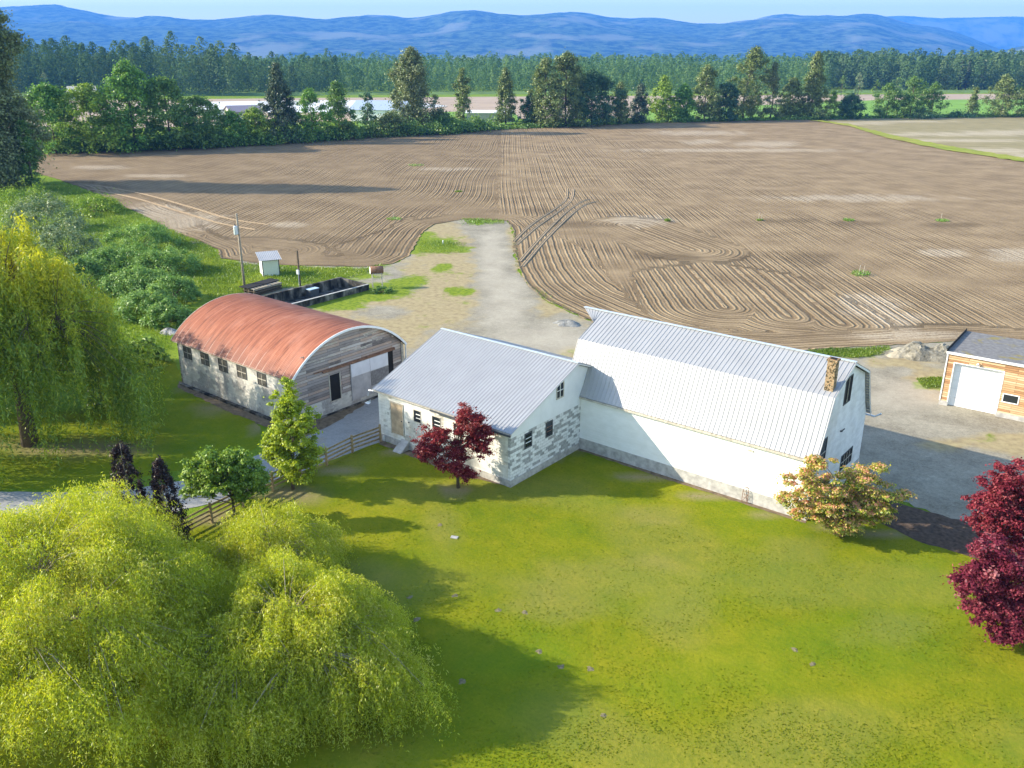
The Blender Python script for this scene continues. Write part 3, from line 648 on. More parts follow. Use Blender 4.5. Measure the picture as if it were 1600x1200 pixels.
# ------------------------------------------------------------------ arched barn with red roof
QX0, QX1, QY0, QW = -63.17, -48.65, 35.13, 10.91
L3 = QX1-QX0
qb = thing('arched_barn', 'low block barn with rust red curved metal roof and weathered board end', 'barn', (QX0, QY0, 0))
MB().box(.2, L3-.2, 0, .2, 0, 3.72).build('wall', MT['q_side'], qb)
MB().box(.2, L3-.2, QW-.2, QW, 0, 3.72).build('wall', MT['q_side'], qb)
rise = 2.5; hh = QW/2+.12; RR = (hh*hh+rise*rise)/(2*rise); cz = 3.76+rise-RR; th = math.asin(hh/RR)
def arch(dr=0, a0=-1, a1=1, n=28): return [(QW/2+(RR+dr)*math.sin(th*t), cz+(RR+dr)*math.cos(th*t)) for t in np.linspace(a0, a1, n)]
ends = [(0, 0)]+[(y, z) for y, z in arch(-.10, -.985, .985)]+[(QW, 0)]
MB().prism(ends, 0, .2).build('end_wall', MT['q_board'], qb)
up = [(0, 1.25)]+[(y, z) for y, z in arch(-.10, -.985, .985)]+[(QW, 1.25)]
MB().prism(up, L3-.2, L3).build('end_wall', MT['q_board'], qb)
MB().box(L3-.2, L3+.02, 0, QW, 0, 1.25).build('plinth', MT['q_side'], qb)
pa = arch(0, -1.02, 1.02, 34); xs = np.arange(-.46, L3+.44, .0375); V = []; F = []
for i, (y, z) in enumerate(pa):
    nx = Vector((0, y-QW/2, z-cz)).normalized()
    for x in xs: d = .011*math.sin(x/.15*2*math.pi); V.append((x, y+nx.y*d, z+nx.z*d))
m = len(xs)
for i in range(len(pa)-1):
    for j in range(m-1): F.append((i*m+j, i*m+j+1, (i+1)*m+j+1, (i+1)*m+j))
ro = mesh_obj('roof', V, F, MT['rust_roof'], qb)
sm = ro.modifiers.new('thick', 'SOLIDIFY'); sm.thickness = .03; sm.offset = 0
def arch_strip(name, x0, x1, r0, r1, mat, parent, a0=-1.02, a1=1.02):
    A = arch(r0, a0, a1, 34); B = arch(r1, a0, a1, 34); return MB().prism(A+B[::-1], x0, x1).build(name, mat, parent)
arch_strip('rim_trim', L3+.40, L3+.45, -.13, .035, MT['trim'], qb)
arch_strip('rim_batten', L3+.22, L3+.40, -.12, -.03, MT['dkframe'], qb)
arch_strip('rim_trim', -.49, -.45, -.13, .035, MT['old_trim'], qb)
MB().box(-.45, L3+.44, -.17, -.11, 3.58, 3.74).build('fascia', MT['old_trim'], qb)
f = MB()
for yy in (.5, ): f.tube([(L3+.36, QW+.1, 3.7), (L3+.36, QW+.1, 2.0), (L3+.36, QW+.1, .2)], .05, 6)
f.build('downspout', MT['galv'], qb)
f = MB(); f.box(L3+.05, L3+.16, QW-.12, QW+.06, .1, 3.7); f.build('corner_board', MT['old_trim'], qb)
for a, b in ((-62.24, -61.2), (-59.8, -58.8), (-57.42, -56.35), (-55.02, -53.9), (-52.48, -51.48)):
    window_y(qb, 'window', 0, a-QX0, b-QX0, 2.50, 3.40, .14, 1, 'dkframe', 'qpane', 'old_trim', .05, 0, 1)
# end openings: door, sliding doors
X = L3
o_ = MB().box(X-.1, X+.03, 38.62-QY0, 39.56-QY0, .98, 3.0).build('window', MT['dark'], qb)
f = MB(); f.box(X+.001, X+.06, 38.54-QY0, 38.62-QY0, .9, 3.08); f.box(X+.001, X+.06, 39.56-QY0, 39.64-QY0, .9, 3.08); f.box(X+.001, X+.06, 38.62-QY0, 39.56-QY0, .9, .98); f.build('frame', MT['old_trim'], o_)
sd_ = MB().box(X+.035, X+.10, 40.62-QY0, 44.45-QY0, .42, 3.36).build('sliding_door', MT['q_ply'], qb)
MB().box(X+.101, X+.125, 40.66-QY0, 42.52-QY0, 2.32, 3.34).build('panel', MT['q_white'], sd_)
MB().box(X+.101, X+.125, 42.56-QY0, 44.42-QY0, 2.32, 3.34).build('panel', MT['q_white'], sd_)
MB().box(X+.101, X+.125, 42.58-QY0, 44.42-QY0, 1.1, 2.26).build('panel', MT['q_ply2'], sd_)
MB().box(X-.05, X+.032, 44.46-QY0, 45.05-QY0, .35, 3.4).build('doorway', MT['dark'], qb)
f = MB(); f.box(X+.03, X+.17, 38.0-QY0, 45.2-QY0, 3.40, 3.52); f.box(X+.03, X+.12, 37.2-QY0, 45.2-QY0, 3.53, 3.60); f.build('door_rail', MT['rust'], qb)
f = MB(); rnd = random.Random(5)
for i in range(16): y = rnd.uniform(1.0, QW-1.8); z = rnd.uniform(4.2, 5.4); MB().box(X+.002, X+.012+.03*rnd.random(), y, y+rnd.uniform(.5, 1.4), z, z+.06).build('loose_board', MT['old_trim'], qb)
f = MB(); f.box(.2, L3-.1, -.35, -.08, 0, .16); f.box(L3-.1, L3+.2, 1, QW, 0, .1); f.build('footing', MT['oldconc'], qb)

# ------------------------------------------------------------------ garage
ga = thing('timber_garage', 'flat roofed cedar sided garage with white roller door at right edge', 'garage', (-13.81, 69.28, 0), .0277)
GW, GD = 10.5, 6.4
w_ = MB(); w_.box(0, .56, 0, .36, .36, 4.15); w_.box(.56, 3.89, 0, .36, 3.47, 4.15); w_.box(3.89, GW, 0, .36, .36, 4.15); w_.build('wall', MT['cedar'], ga)
w_ = MB(); w_.box(0, .2, .36, GD, .36, 4.15); w_.box(GW-.2, GW, .36, GD, .36, 4.15); w_.box(.2, GW-.2, GD-.2, GD, .36, 4.15); w_.build('wall', MT['cedar'], ga)
w_ = MB(); w_.box(-.03, .56, -.03, .3, -.05, .36); w_.box(-.03, .3, .3, GD, -.05, .36); w_.build('foundation', MT['concrete'], ga)
MB().box(3.89, GW, -.03, .3, -.05, .36).build('foundation', MT['concrete'], ga)
rf = MB(); rf.box(-.06, GW, -.08, GD+.1, 4.15, 4.30); rf.build('roof', MT['tar'], ga)
w_ = MB(); w_.box(-.10, -.062, -.12, GD+.1, 4.10, 4.52); w_.build('roof_upstand', MT['dark'], ga)
w_ = MB(); w_.box(-.10, GW, -.14, -.082, 4.12, 4.30); w_.build('fascia', MT['trim'], ga)
d = MB()
for i in range(5): d.box(.56, 3.89, .30, .36, .02+i*.69, .02+i*.69+.675)
dd_ = d.build('roller_door', MT['white_paint'], ga)
w_ = MB(); w_.box(.50, .562, -.025, .36, 0, 3.53); w_.box(3.888, 3.95, -.025, .36, 0, 3.53); w_.box(.562, 3.888, -.025, .36, 3.465, 3.53); w_.build('door_frame', MT['white_paint'], ga)
window_y(ga, 'window', 0, 4.18, 5.14, 1.26, 1.82, .1, 0, 'white_paint', 'glass', None, .07)
l_ = MB(); l_.tube([(2.15, -.01, 3.75), (2.15, -.16, 3.78)], .04, 6); l_.tube([(2.15, -.14, 3.76), (2.15, -.22, 3.66)], [.07, .13], 10); l_.build('lamp', MT['white_paint'], ga)
w_ = MB(); w_.box(-.05, .04, -.05, .02, .36, 4.1); w_.build('corner_trim', MT['trim'], ga)

# ------------------------------------------------------------------ small yard objects
def ground_obj(u, v): p = gp(u, v); return float(p[0]), float(p[1])
# pump shed, square to its own axes
a = gp(411, 432.5)[:2]; b = gp(438, 430)[:2]; ax = b-a; sw = float(np.linalg.norm(ax)); rz = math.atan2(ax[1], ax[0])
sh = thing('pump_shed', 'tiny white pump shed with ribbed metal roof beside the utility pole', 'shed', (float(a[0]), float(a[1]), .03), rz)
sdp = 2.1
m = MB(); m.prism([(0, 0), (sdp, 0), (sdp, 2.35), (0, 2.0)], 0, sw); m.build('wall', MT['white_paint'], sh)
MB().box(.12, sw-.12, -.03, .001, .08, 1.85).build('door', MT['cream'], sh)
m = MB(); m.box(.0, .1, -.035, .0, 0, 2.0); m.box(sw-.1, sw, -.035, 0, 0, 2.0); m.box(.1, sw-.1, -.035, 0, 1.88, 2.0); m.build('corner_trim', MT['dkframe'], sh)
roof_panel('roof', [(-.35, 2.0), (sdp+.5, 2.52)], -.3, sw+.3, .22, .03, MT['roof_m'], sh)
# utility pole
px_, py_ = ground_obj(383, 455.5)
up_ = thing('utility_pole', 'tall wooden utility pole carrying a grey transformer behind the red roof', 'utility pole', (px_, py_, 0))
MB().tube([(0, 0, -.1), (-.02, 0, 4.5), (-.05, 0, 8.85)], [.15, .13, .10], 10).build('pole', MT['pole'], up_, True)
t_ = MB(); t_.tube([(-.02, -.34, 6.55), (-.02, -.34, 6.6), (-.02, -.34, 7.45), (-.02, -.34, 7.55)], [.2, .24, .24, .12], 14); tf = t_.build('transformer', MT['galv'], up_)
t_ = MB(); t_.tube([(-.1, -.34, 7.5), (-.1, -.34, 7.75)], .04, 6); t_.tube([(.08, -.34, 7.5), (.08, -.34, 7.7)], .04, 6); t_.build('bushing', MT['dkframe'], tf)
t_ = MB(); t_.bar((-.03, -.1, 6.8), (-.03, -.12, 7.3), .08); t_.tube([(.12, -.12, 6.6), (.13, -.13, 4.4)], .02, 5); t_.build('bracket', MT['rust'], up_)
px_, py_ = ground_obj(469, 447)
mp = thing('meter_post', 'short brown wooden post with a small white meter box', 'post', (px_, py_, 0))
MB().bar((0, 0, -.1), (-.03, 0, 4.15), .17, .17).build('pole', MT['bark'], mp)
MB().box(-.16, .2, -.26, -.09, 1.45, 1.95).build('meter_box', MT['galv'], mp)
MB().tube([(.02, -.13, .0), (.02, -.13, 1.45)], .035, 6).build('conduit', MT['galv'], mp)
# fuel tank on stand
px_, py_ = ground_obj(590, 449)
bt = thing('fuel_tank', 'rusty round fuel tank with white end on a tall pipe stand', 'tank', (px_, py_, 0), YAW+.25)
MB().tube([(-.75, 0, 2.05), (-.72, 0, 2.05), (.7, 0, 2.05), (.75, 0, 2.05)], [.40, .46, .46, .40], 20).build('drum', MT['rust'], bt, True)
MB().tube([(-.79, 0, 2.05), (-.752, 0, 2.05)], [.38, .45], 20).build('end_cap', MT['white_paint'], bt)
for x, y in ((-.55, -.35), (-.55, .35), (.55, -.35), (.55, .35)): MB().tube([(x, y*1.25, 0), (x, y*.9, 1.75)], .045, 6).build('leg', MT['old_trim'], bt)
for y in (-1, 1):
    MB().tube([(-.55, y*.38, 1.1), (.55, y*.38, 1.1)], .03, 5).build('brace', MT['old_trim'], bt); MB().bar((-.6, y*.33, 1.68), (.6, y*.33, 1.68), .08).build('cradle', MT['old_trim'], bt)
# silage bunker
A = gp(430, 492)[:2]; B = gp(577, 453)[:2]; ax = (B-A); LB = float(np.linalg.norm(ax)); rz = math.atan2(ax[1], ax[0])
bk = thing('silage_bunker', 'open stained concrete silage bunker behind the red roofed barn', 'bunker', (float(A[0]), float(A[1]), 0), rz)
MB().box(-3, LB, 0, .25, 0, .65).build('wall', MT['oldconc'], bk)
MB().box(-3, LB+.02, .0, .27, .652, .68).build('wall_cap', MT['concrete'], bk)
MB().prism([(-3, 0), (LB-1.2, 0), (LB-1.2, 1.15), (-3, 1.15)], 3.5, 3.8, 'y').build('wall', MT['oldconc'], bk)
MB().add([(LB-1.2, 3.8, 0), (LB-.9, 3.8, 0), (LB+.05, .25, 0), (LB-.25, .25, 0), (LB-1.2, 3.8, 1.15), (LB-.9, 3.8, 1.15), (LB+.05, .25, .65), (LB-.25, .25, .65)], [(0, 1, 2, 3), (4, 5, 6, 7), (0, 1, 5, 4), (1, 2, 6, 5), (2, 3, 7, 6), (3, 0, 4, 7)]).build('wall', MT['oldconc'], bk)
MB().box(-3, LB-.9, .25, 3.5, 0, .06).build('floor', MT['oldconc'], bk)
tk = gp(489, 463)[:2]
bb = thing('water_trough', 'dark metal box with pale blue lid inside the concrete bunker', 'box', (float(tk[0]), float(tk[1]), .06), rz)
MB().box(-.6, .6, -.35, .35, 0, .8).build('body', MT['dkframe'], bb)
MB().box(-.66, .66, -.4, .4, .801, .86).build('lid', m_plain('blue_lid', (.42, .55, .66), .5, .08), bb)
pl = gp(412, 456)[:2]
pp_ = thing('pallet_stack', 'flat stack of grey pallets and black sheeting behind the red roof', 'pallets', (float(pl[0]), float(pl[1]), 0), rz+.1)
for k in range(3):
    f = MB()
    for j in range(9): f.box(-2.1+j*.47, -1.8+j*.47, -.9, .9, .30*k+.2, .30*k+.24)
    for y in (-.8, 0, .75): f.box(-2.1, 2.1, y, y+.08, .30*k+.0, .30*k+.2)
    f.build('pallet', MT['pole'] if k == 2 else MT['bark'], pp_)
MB().box(-2.3, 2.4, -.2, 1.4, .86, .93).build('sheeting', MT['dark'], pp_)

# mounds of spoil and gravel
def mound(name, label, cat, u, v, rx, ry, h, mat, seed, rough=.25):
    c = gp(u, v); r = np.random.default_rng(seed); V = []; F = []; n = 34; nr = 14
    for i in range(nr+1):
        for j in range(n):
            t = i/nr; a = 2*math.pi*j/n; rr = t*(1+.22*math.sin(2*a+seed)+.12*math.sin(5*a))
            x, y = rr*rx*math.cos(a), rr*ry*math.sin(a)
            z = h*(1-t*t)**1.2 if t < 1 else -.05
            z += (vnoise(np.array([[x, y]]), .9, seed)[0]*rough+r.uniform(-.4, .4)*rough*.6)*h*(1-t) if t < 1 else 0
            V.append((x, y, z))
    for i in range(nr):
        for j in range(n): F.append((i*n+j, i*n+(j+1) % n, (i+1)*n+(j+1) % n, (i+1)*n+j))
    F.append(tuple(range(n)))
    o = mesh_obj(name, V, F, mat); o.location = (c[0], c[1], 0); o.rotation_euler = (0, 0, YAW)
    return tag(o, label, cat)
def m_mound(name, a, b):
    k = NT(name, .95, .1); f = k.noise(2.5, 7, rough=.7); k.bump(f, 1, .2); return k.base(k.ramp(f, [(.35, a), (.65, b)]))
MT['spoil'] = m_mound('spoil', (.13, .12, .09), (.36, .33, .26)); MT['gpile'] = m_mound('grey_stone', (.14, .14, .13), (.34, .34, .32))
mound('spoil_heap', 'low pale heap of broken soil and rubble beside the cedar garage', 'heap', 1445, 556, 3.2, 2.0, 1.1, MT['spoil'], 3, .5)
mound('sand_heap', 'smooth sandy mound left of the rubble heap by the garage', 'heap', 1412, 552, 2.0, 1.3, .55, m_mound('sand', (.36, .31, .22), (.5, .44, .32)), 6, .15)
mound('gravel_heap', 'small grey gravel heap on the yard behind the outbuilding', 'heap', 886, 506, 1.5, 1.0, .42, MT['gpile'], 4, .3)
px_, py_ = ground_obj(264, 522)
mound('rubble_heap', 'white and grey rubble at the far corner of the arched barn', 'rubble', 266, 521, 1.0, .7, .5, m_mound('rubble', (.14, .14, .13), (.5, .5, .5)), 9, .6)

# fence
FP_ = [(595, 690), (551, 707), (511, 727), (470, 747), (427, 766), (380, 792), (332, 817), (285, 842), (238, 866)]
P = [gp(u, v)[:2] for u, v in FP_]
fe = thing('rail_fence', 'weathered four rail wooden fence along the driveway edge of the lawn', 'fence', (float(P[0][0]), float(P[0][1]), 0))
rnd = random.Random(3)
for p in P:
    q = p-P[0]; t = rnd.uniform(-.04, .04)
    MB().tube([(q[0], q[1], -.1), (q[0]+t, q[1], 1.28)], [.085, .08], 8).build('post', MT['post'], fe)
for i in range(len(P)-1):
    a, b = P[i]-P[0], P[i+1]-P[0]; n = np.array([-(b-a)[1], (b-a)[0]])/np.linalg.norm(b-a)*-.09
    for z in (.22, .50, .78, 1.06):
        MB().bar((*(a+n), z+rnd.uniform(-.03, .03)), (*(b+n), z+rnd.uniform(-.03, .03)), .035, .12).build('rail', MT['post'], fe)
# white cap block and small stones on the lawn
for u, v in ((600, 689),):
    o = MB().box(-.06, .06, -.05, .05, 0, .4).build('marker_stake', MT['white_paint']); o.location = gp(u, v); tag(o, 'short white marker pipe at the outbuilding corner by the fence', 'stake')

# ------------------------------------------------------------------ foliage
def unit(a): return a/np.maximum(np.linalg.norm(a, axis=-1, keepdims=True), 1e-9)
def leaf_quads(C, N, size, r, aspect=.6, droop=None):
    """diamond leaves at C facing N"""
    n = len(C); t = unit(r.normal(size=(n, 3)))
    if droop is not None: t = droop
    a = unit(np.cross(N, t)); b = unit(np.cross(a, N)); s = size[:, None]
    return np.stack([C-b*s*.5, C+a*s*aspect*.5, C+b*s*.5, C-a*s*aspect*.5], 1)
LEAF = {}
LEAF['maple_green'] = m_leaf('leaf_bright', [(0, (0.064, 0.154, 0.021)), (.5, (0.136, 0.290, 0.036)), (1, (0.271, 0.453, 0.054))])
LEAF['mid'] = m_leaf('leaf_mid', [(0, (0.066, 0.140, 0.034)), (.5, (0.131, 0.244, 0.048)), (1, (0.244, 0.356, 0.056))])
LEAF['lime'] = m_leaf('leaf_lime', [(0, (0.105, 0.194, 0.015)), (.5, (0.209, 0.329, 0.022)), (1, (0.359, 0.448, 0.045))])
LEAF['dark'] = m_leaf('leaf_dark', [(0, (0.034, 0.085, 0.038)), (.5, (0.066, 0.142, 0.057)), (1, (0.132, 0.227, 0.085))], .25)
LEAF['grey'] = m_leaf('leaf_greygreen', [(0, (0.085, 0.116, 0.044)), (.5, (0.171, 0.209, 0.078)), (1, (0.327, 0.358, 0.171))], .25)
LEAF['olive'] = m_leaf('leaf_olive', [(0, (0.090, 0.126, 0.036)), (.5, (0.162, 0.216, 0.054)), (1, (0.288, 0.324, 0.108))], .25)
LEAF['conif'] = m_leaf('leaf_conifer', [(0, (0.031, 0.062, 0.035)), (.5, (0.078, 0.118, 0.055)), (1, (0.187, 0.203, 0.109))], .15)
LEAF['spring'] = m_leaf('leaf_spring', [(0, (.19, .27, .008)), (.5, (.37, .46, .012)), (1, (.52, .58, .03))], .5)
LEAF['willow'] = m_leaf('leaf_willow', [(0, (.20, .28, .010)), (.5, (.40, .46, .018)), (.85, (.58, .58, .05)), (1, (.72, .68, .22))], .5)
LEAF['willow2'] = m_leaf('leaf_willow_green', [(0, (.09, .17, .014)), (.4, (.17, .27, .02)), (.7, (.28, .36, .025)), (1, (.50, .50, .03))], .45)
LEAF['wtop'] = m_leaf('leaf_willow_gold', [(0, (.18, .22, .01)), (.5, (.30, .31, .01)), (1, (.42, .38, .02))], .45)
LEAF['red'] = m_leaf('leaf_red', [(0, (.09, .014, .020)), (.5, (.22, .034, .042)), (.85, (.38, .09, .08)), (1, (.46, .20, .18))], .35, 0)
LEAF['redb'] = m_leaf('leaf_crimson', [(0, (.10, .014, .024)), (.5, (.24, .034, .052)), (1, (.42, .13, .13))], .35, 0)
LEAF['purple'] = m_leaf('leaf_purple', [(0, (.08, .014, .028)), (.5, (.19, .030, .055)), (.85, (.32, .08, .10)), (1, (.40, .16, .17))], .35, 0)
LEAF['beech'] = m_leaf('leaf_copper', [(0, (.012, .006, .008)), (.6, (.035, .014, .016)), (1, (.12, .06, .055))], .15)
LEAF['coral'] = m_leaf('leaf_coral', [(0, (.12, .20, .012)), (.42, (.34, .38, .03)), (.6, (.55, .46, .10)), (.8, (.70, .42, .20)), (1, (.74, .33, .22))], .4)
LEAF['bramble'] = m_leaf('leaf_bramble', [(0, (0.099, 0.198, 0.028)), (.5, (0.176, 0.319, 0.050)), (1, (0.330, 0.462, 0.132))], .35)
LEAF['greyw'] = m_leaf('leaf_grey_shrub', [(0, (0.092, 0.158, 0.066)), (.5, (0.198, 0.264, 0.119)), (1, (0.396, 0.436, 0.251))], .3)
LEAF['grassy'] = m_leaf('grass_blade', [(0, (.08, .15, .012)), (.5, (.16, .25, .02)), (1, (.30, .36, .05))], .4)
LEAF['forest'] = m_leaf('leaf_forest', [(0, (0.066, 0.132, 0.046)), (.5, (0.113, 0.198, 0.066)), (1, (0.171, 0.251, 0.093))], .3, 0)
LEAF['fdark'] = m_leaf('leaf_cottonwood', [(0, (0.053, 0.105, 0.045)), (.5, (0.098, 0.165, 0.068)), (1, (0.165, 0.225, 0.105))], .3, 0)

def crown_cloud(name, clumps, leaf, per, lsz, mat, parent, r, squash=.7, upb=.5, aspect=.6, topcol=0.):
    """clumps: (n,4) centre + radius. leaves fill each clump, denser at its skin"""
    C = np.repeat(clumps[:, :3], per, 0); S = np.repeat(clumps[:, 3], per); n = len(C)
    d = unit(r.normal(size=(n, 3))); rad = np.abs(r.normal(0, .52, n))+.12
    off = d*rad[:, None]*S[:, None]; off[:, 2] *= squash
    P = C+off; N = unit(d*.7+np.array([0, 0, upb])+r.normal(size=(n, 3))*.5)
    sz = lsz*r.uniform(.6, 1.35, n)
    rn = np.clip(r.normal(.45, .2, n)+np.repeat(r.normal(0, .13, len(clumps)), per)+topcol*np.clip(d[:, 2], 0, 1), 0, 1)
    P[:, 2] = np.maximum(P[:, 2], .05)
    return quad_cloud(name, leaf_quads(P, N, sz, r, aspect), rn, mat, parent)
def limbs(name, trunk, tips, r0, mat, parent, r, start=(.25, .8), bend=.25, tr=None):
    """trunk: list of points; tips: clump centres that get a limb"""
    m = MB(); T = [Vector(map(float, p)) for p in trunk]; k = len(T)
    m.tube(T, [r0*(1-.8*i/(k-1)) for i in range(k)], 8)
    def at(t): 
        x = t*(k-1); i = min(int(x), k-2); return T[i].lerp(T[i+1], x-i)
    for p in tips:
        p = Vector(map(float, p)); t = start[0]+(start[1]-start[0])*min(1, max(0, (p.z/max(T[-1].z, .1)))*.8); s = at(min(t, .97))
        mid = s.lerp(p, .5)+Vector((r.normal(0, bend*.4), r.normal(0, bend*.4), bend*(p-s).length*.3))
        m.tube([s, mid, p], [r0*.28, r0*.16, r0*.05], 5, False)
    return m.build(name, mat, parent, True)
PROF = {
 'round': lambda t: np.sqrt(np.clip(1-(2*(.26+.74*t)-1)**2, 0, 1)),
 'oval': lambda t: np.clip(np.sin(np.pi*(.24+.76*np.clip(t, 0, 1))), 0, 1)**.55,
 'cone': lambda t: (1-t)**.8*.95+.05,
 'column': lambda t: np.clip(np.minimum(1, 3.2*(1-t)), 0, 1)**.7*.85+.15*np.sin(9*t),
 'spire': lambda t: np.clip(1-t, 0, 1)**.55,
 'dome': lambda t: np.sqrt(np.clip(1-t*t, 0, 1)),
}
def tree(name, label, cat, u, v, vt, wpx, prof, leaf, ncl=60, per=60, lsz=.5, cs=.2, z0=.12, group=None, seed=0, bark='bark', tilt=0, lump=.3, h=None, bare=0, part='crown', squash=.75, base=None, sep=False):
    r = np.random.default_rng(seed+int(u)*7+int(v)); b = gp(u, v) if base is None else np.array([*base, 0.])
    H = h or top_h(u, v, vt)*(1.28 if vt == 45 else 1); Rw = wpx/2/pxm((b[0], b[1], H*.5))
    t = thing(name, label, cat, (float(b[0]), float(b[1]), 0), 0, group)
    tt = r.uniform(0, 1, ncl)**.9; ang = r.uniform(0, 2*math.pi, ncl)
    lm = 1+lump*(np.sin(2*ang+5*tt+r.uniform(0, 6))*.5+np.sin(3*ang-7*tt+r.uniform(0, 6))*.5)
    pr = PROF[prof](tt)*Rw*lm; csz = cs*Rw*r.uniform(.6, 1.4, ncl)*(1-.35*tt)
    rad = np.maximum(pr-csz*.7, 0)*r.uniform(.1, 1, ncl)**.5
    z = H*z0+(H*(1-z0)-csz*.5)*tt
    cl = np.column_stack([rad*np.cos(ang)+tilt*tt*Rw*RGT[0], rad*np.sin(ang)+tilt*tt*Rw*RGT[1], z, csz])
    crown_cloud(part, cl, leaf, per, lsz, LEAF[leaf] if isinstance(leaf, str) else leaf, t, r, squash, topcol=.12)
    tr = [(0, 0, -.1), (.02*H*r.normal(), .02*H*r.normal(), H*.3), (tilt*Rw*.5*RGT[0], tilt*Rw*.5*RGT[1], H*.65), (tilt*Rw*RGT[0], tilt*Rw*RGT[1], H*.93)]
    limbs('trunk', tr, cl[r.choice(ncl, min(ncl, 12), replace=False), :3], max(.05, H*.016), MT[bark], t, r)
    return t
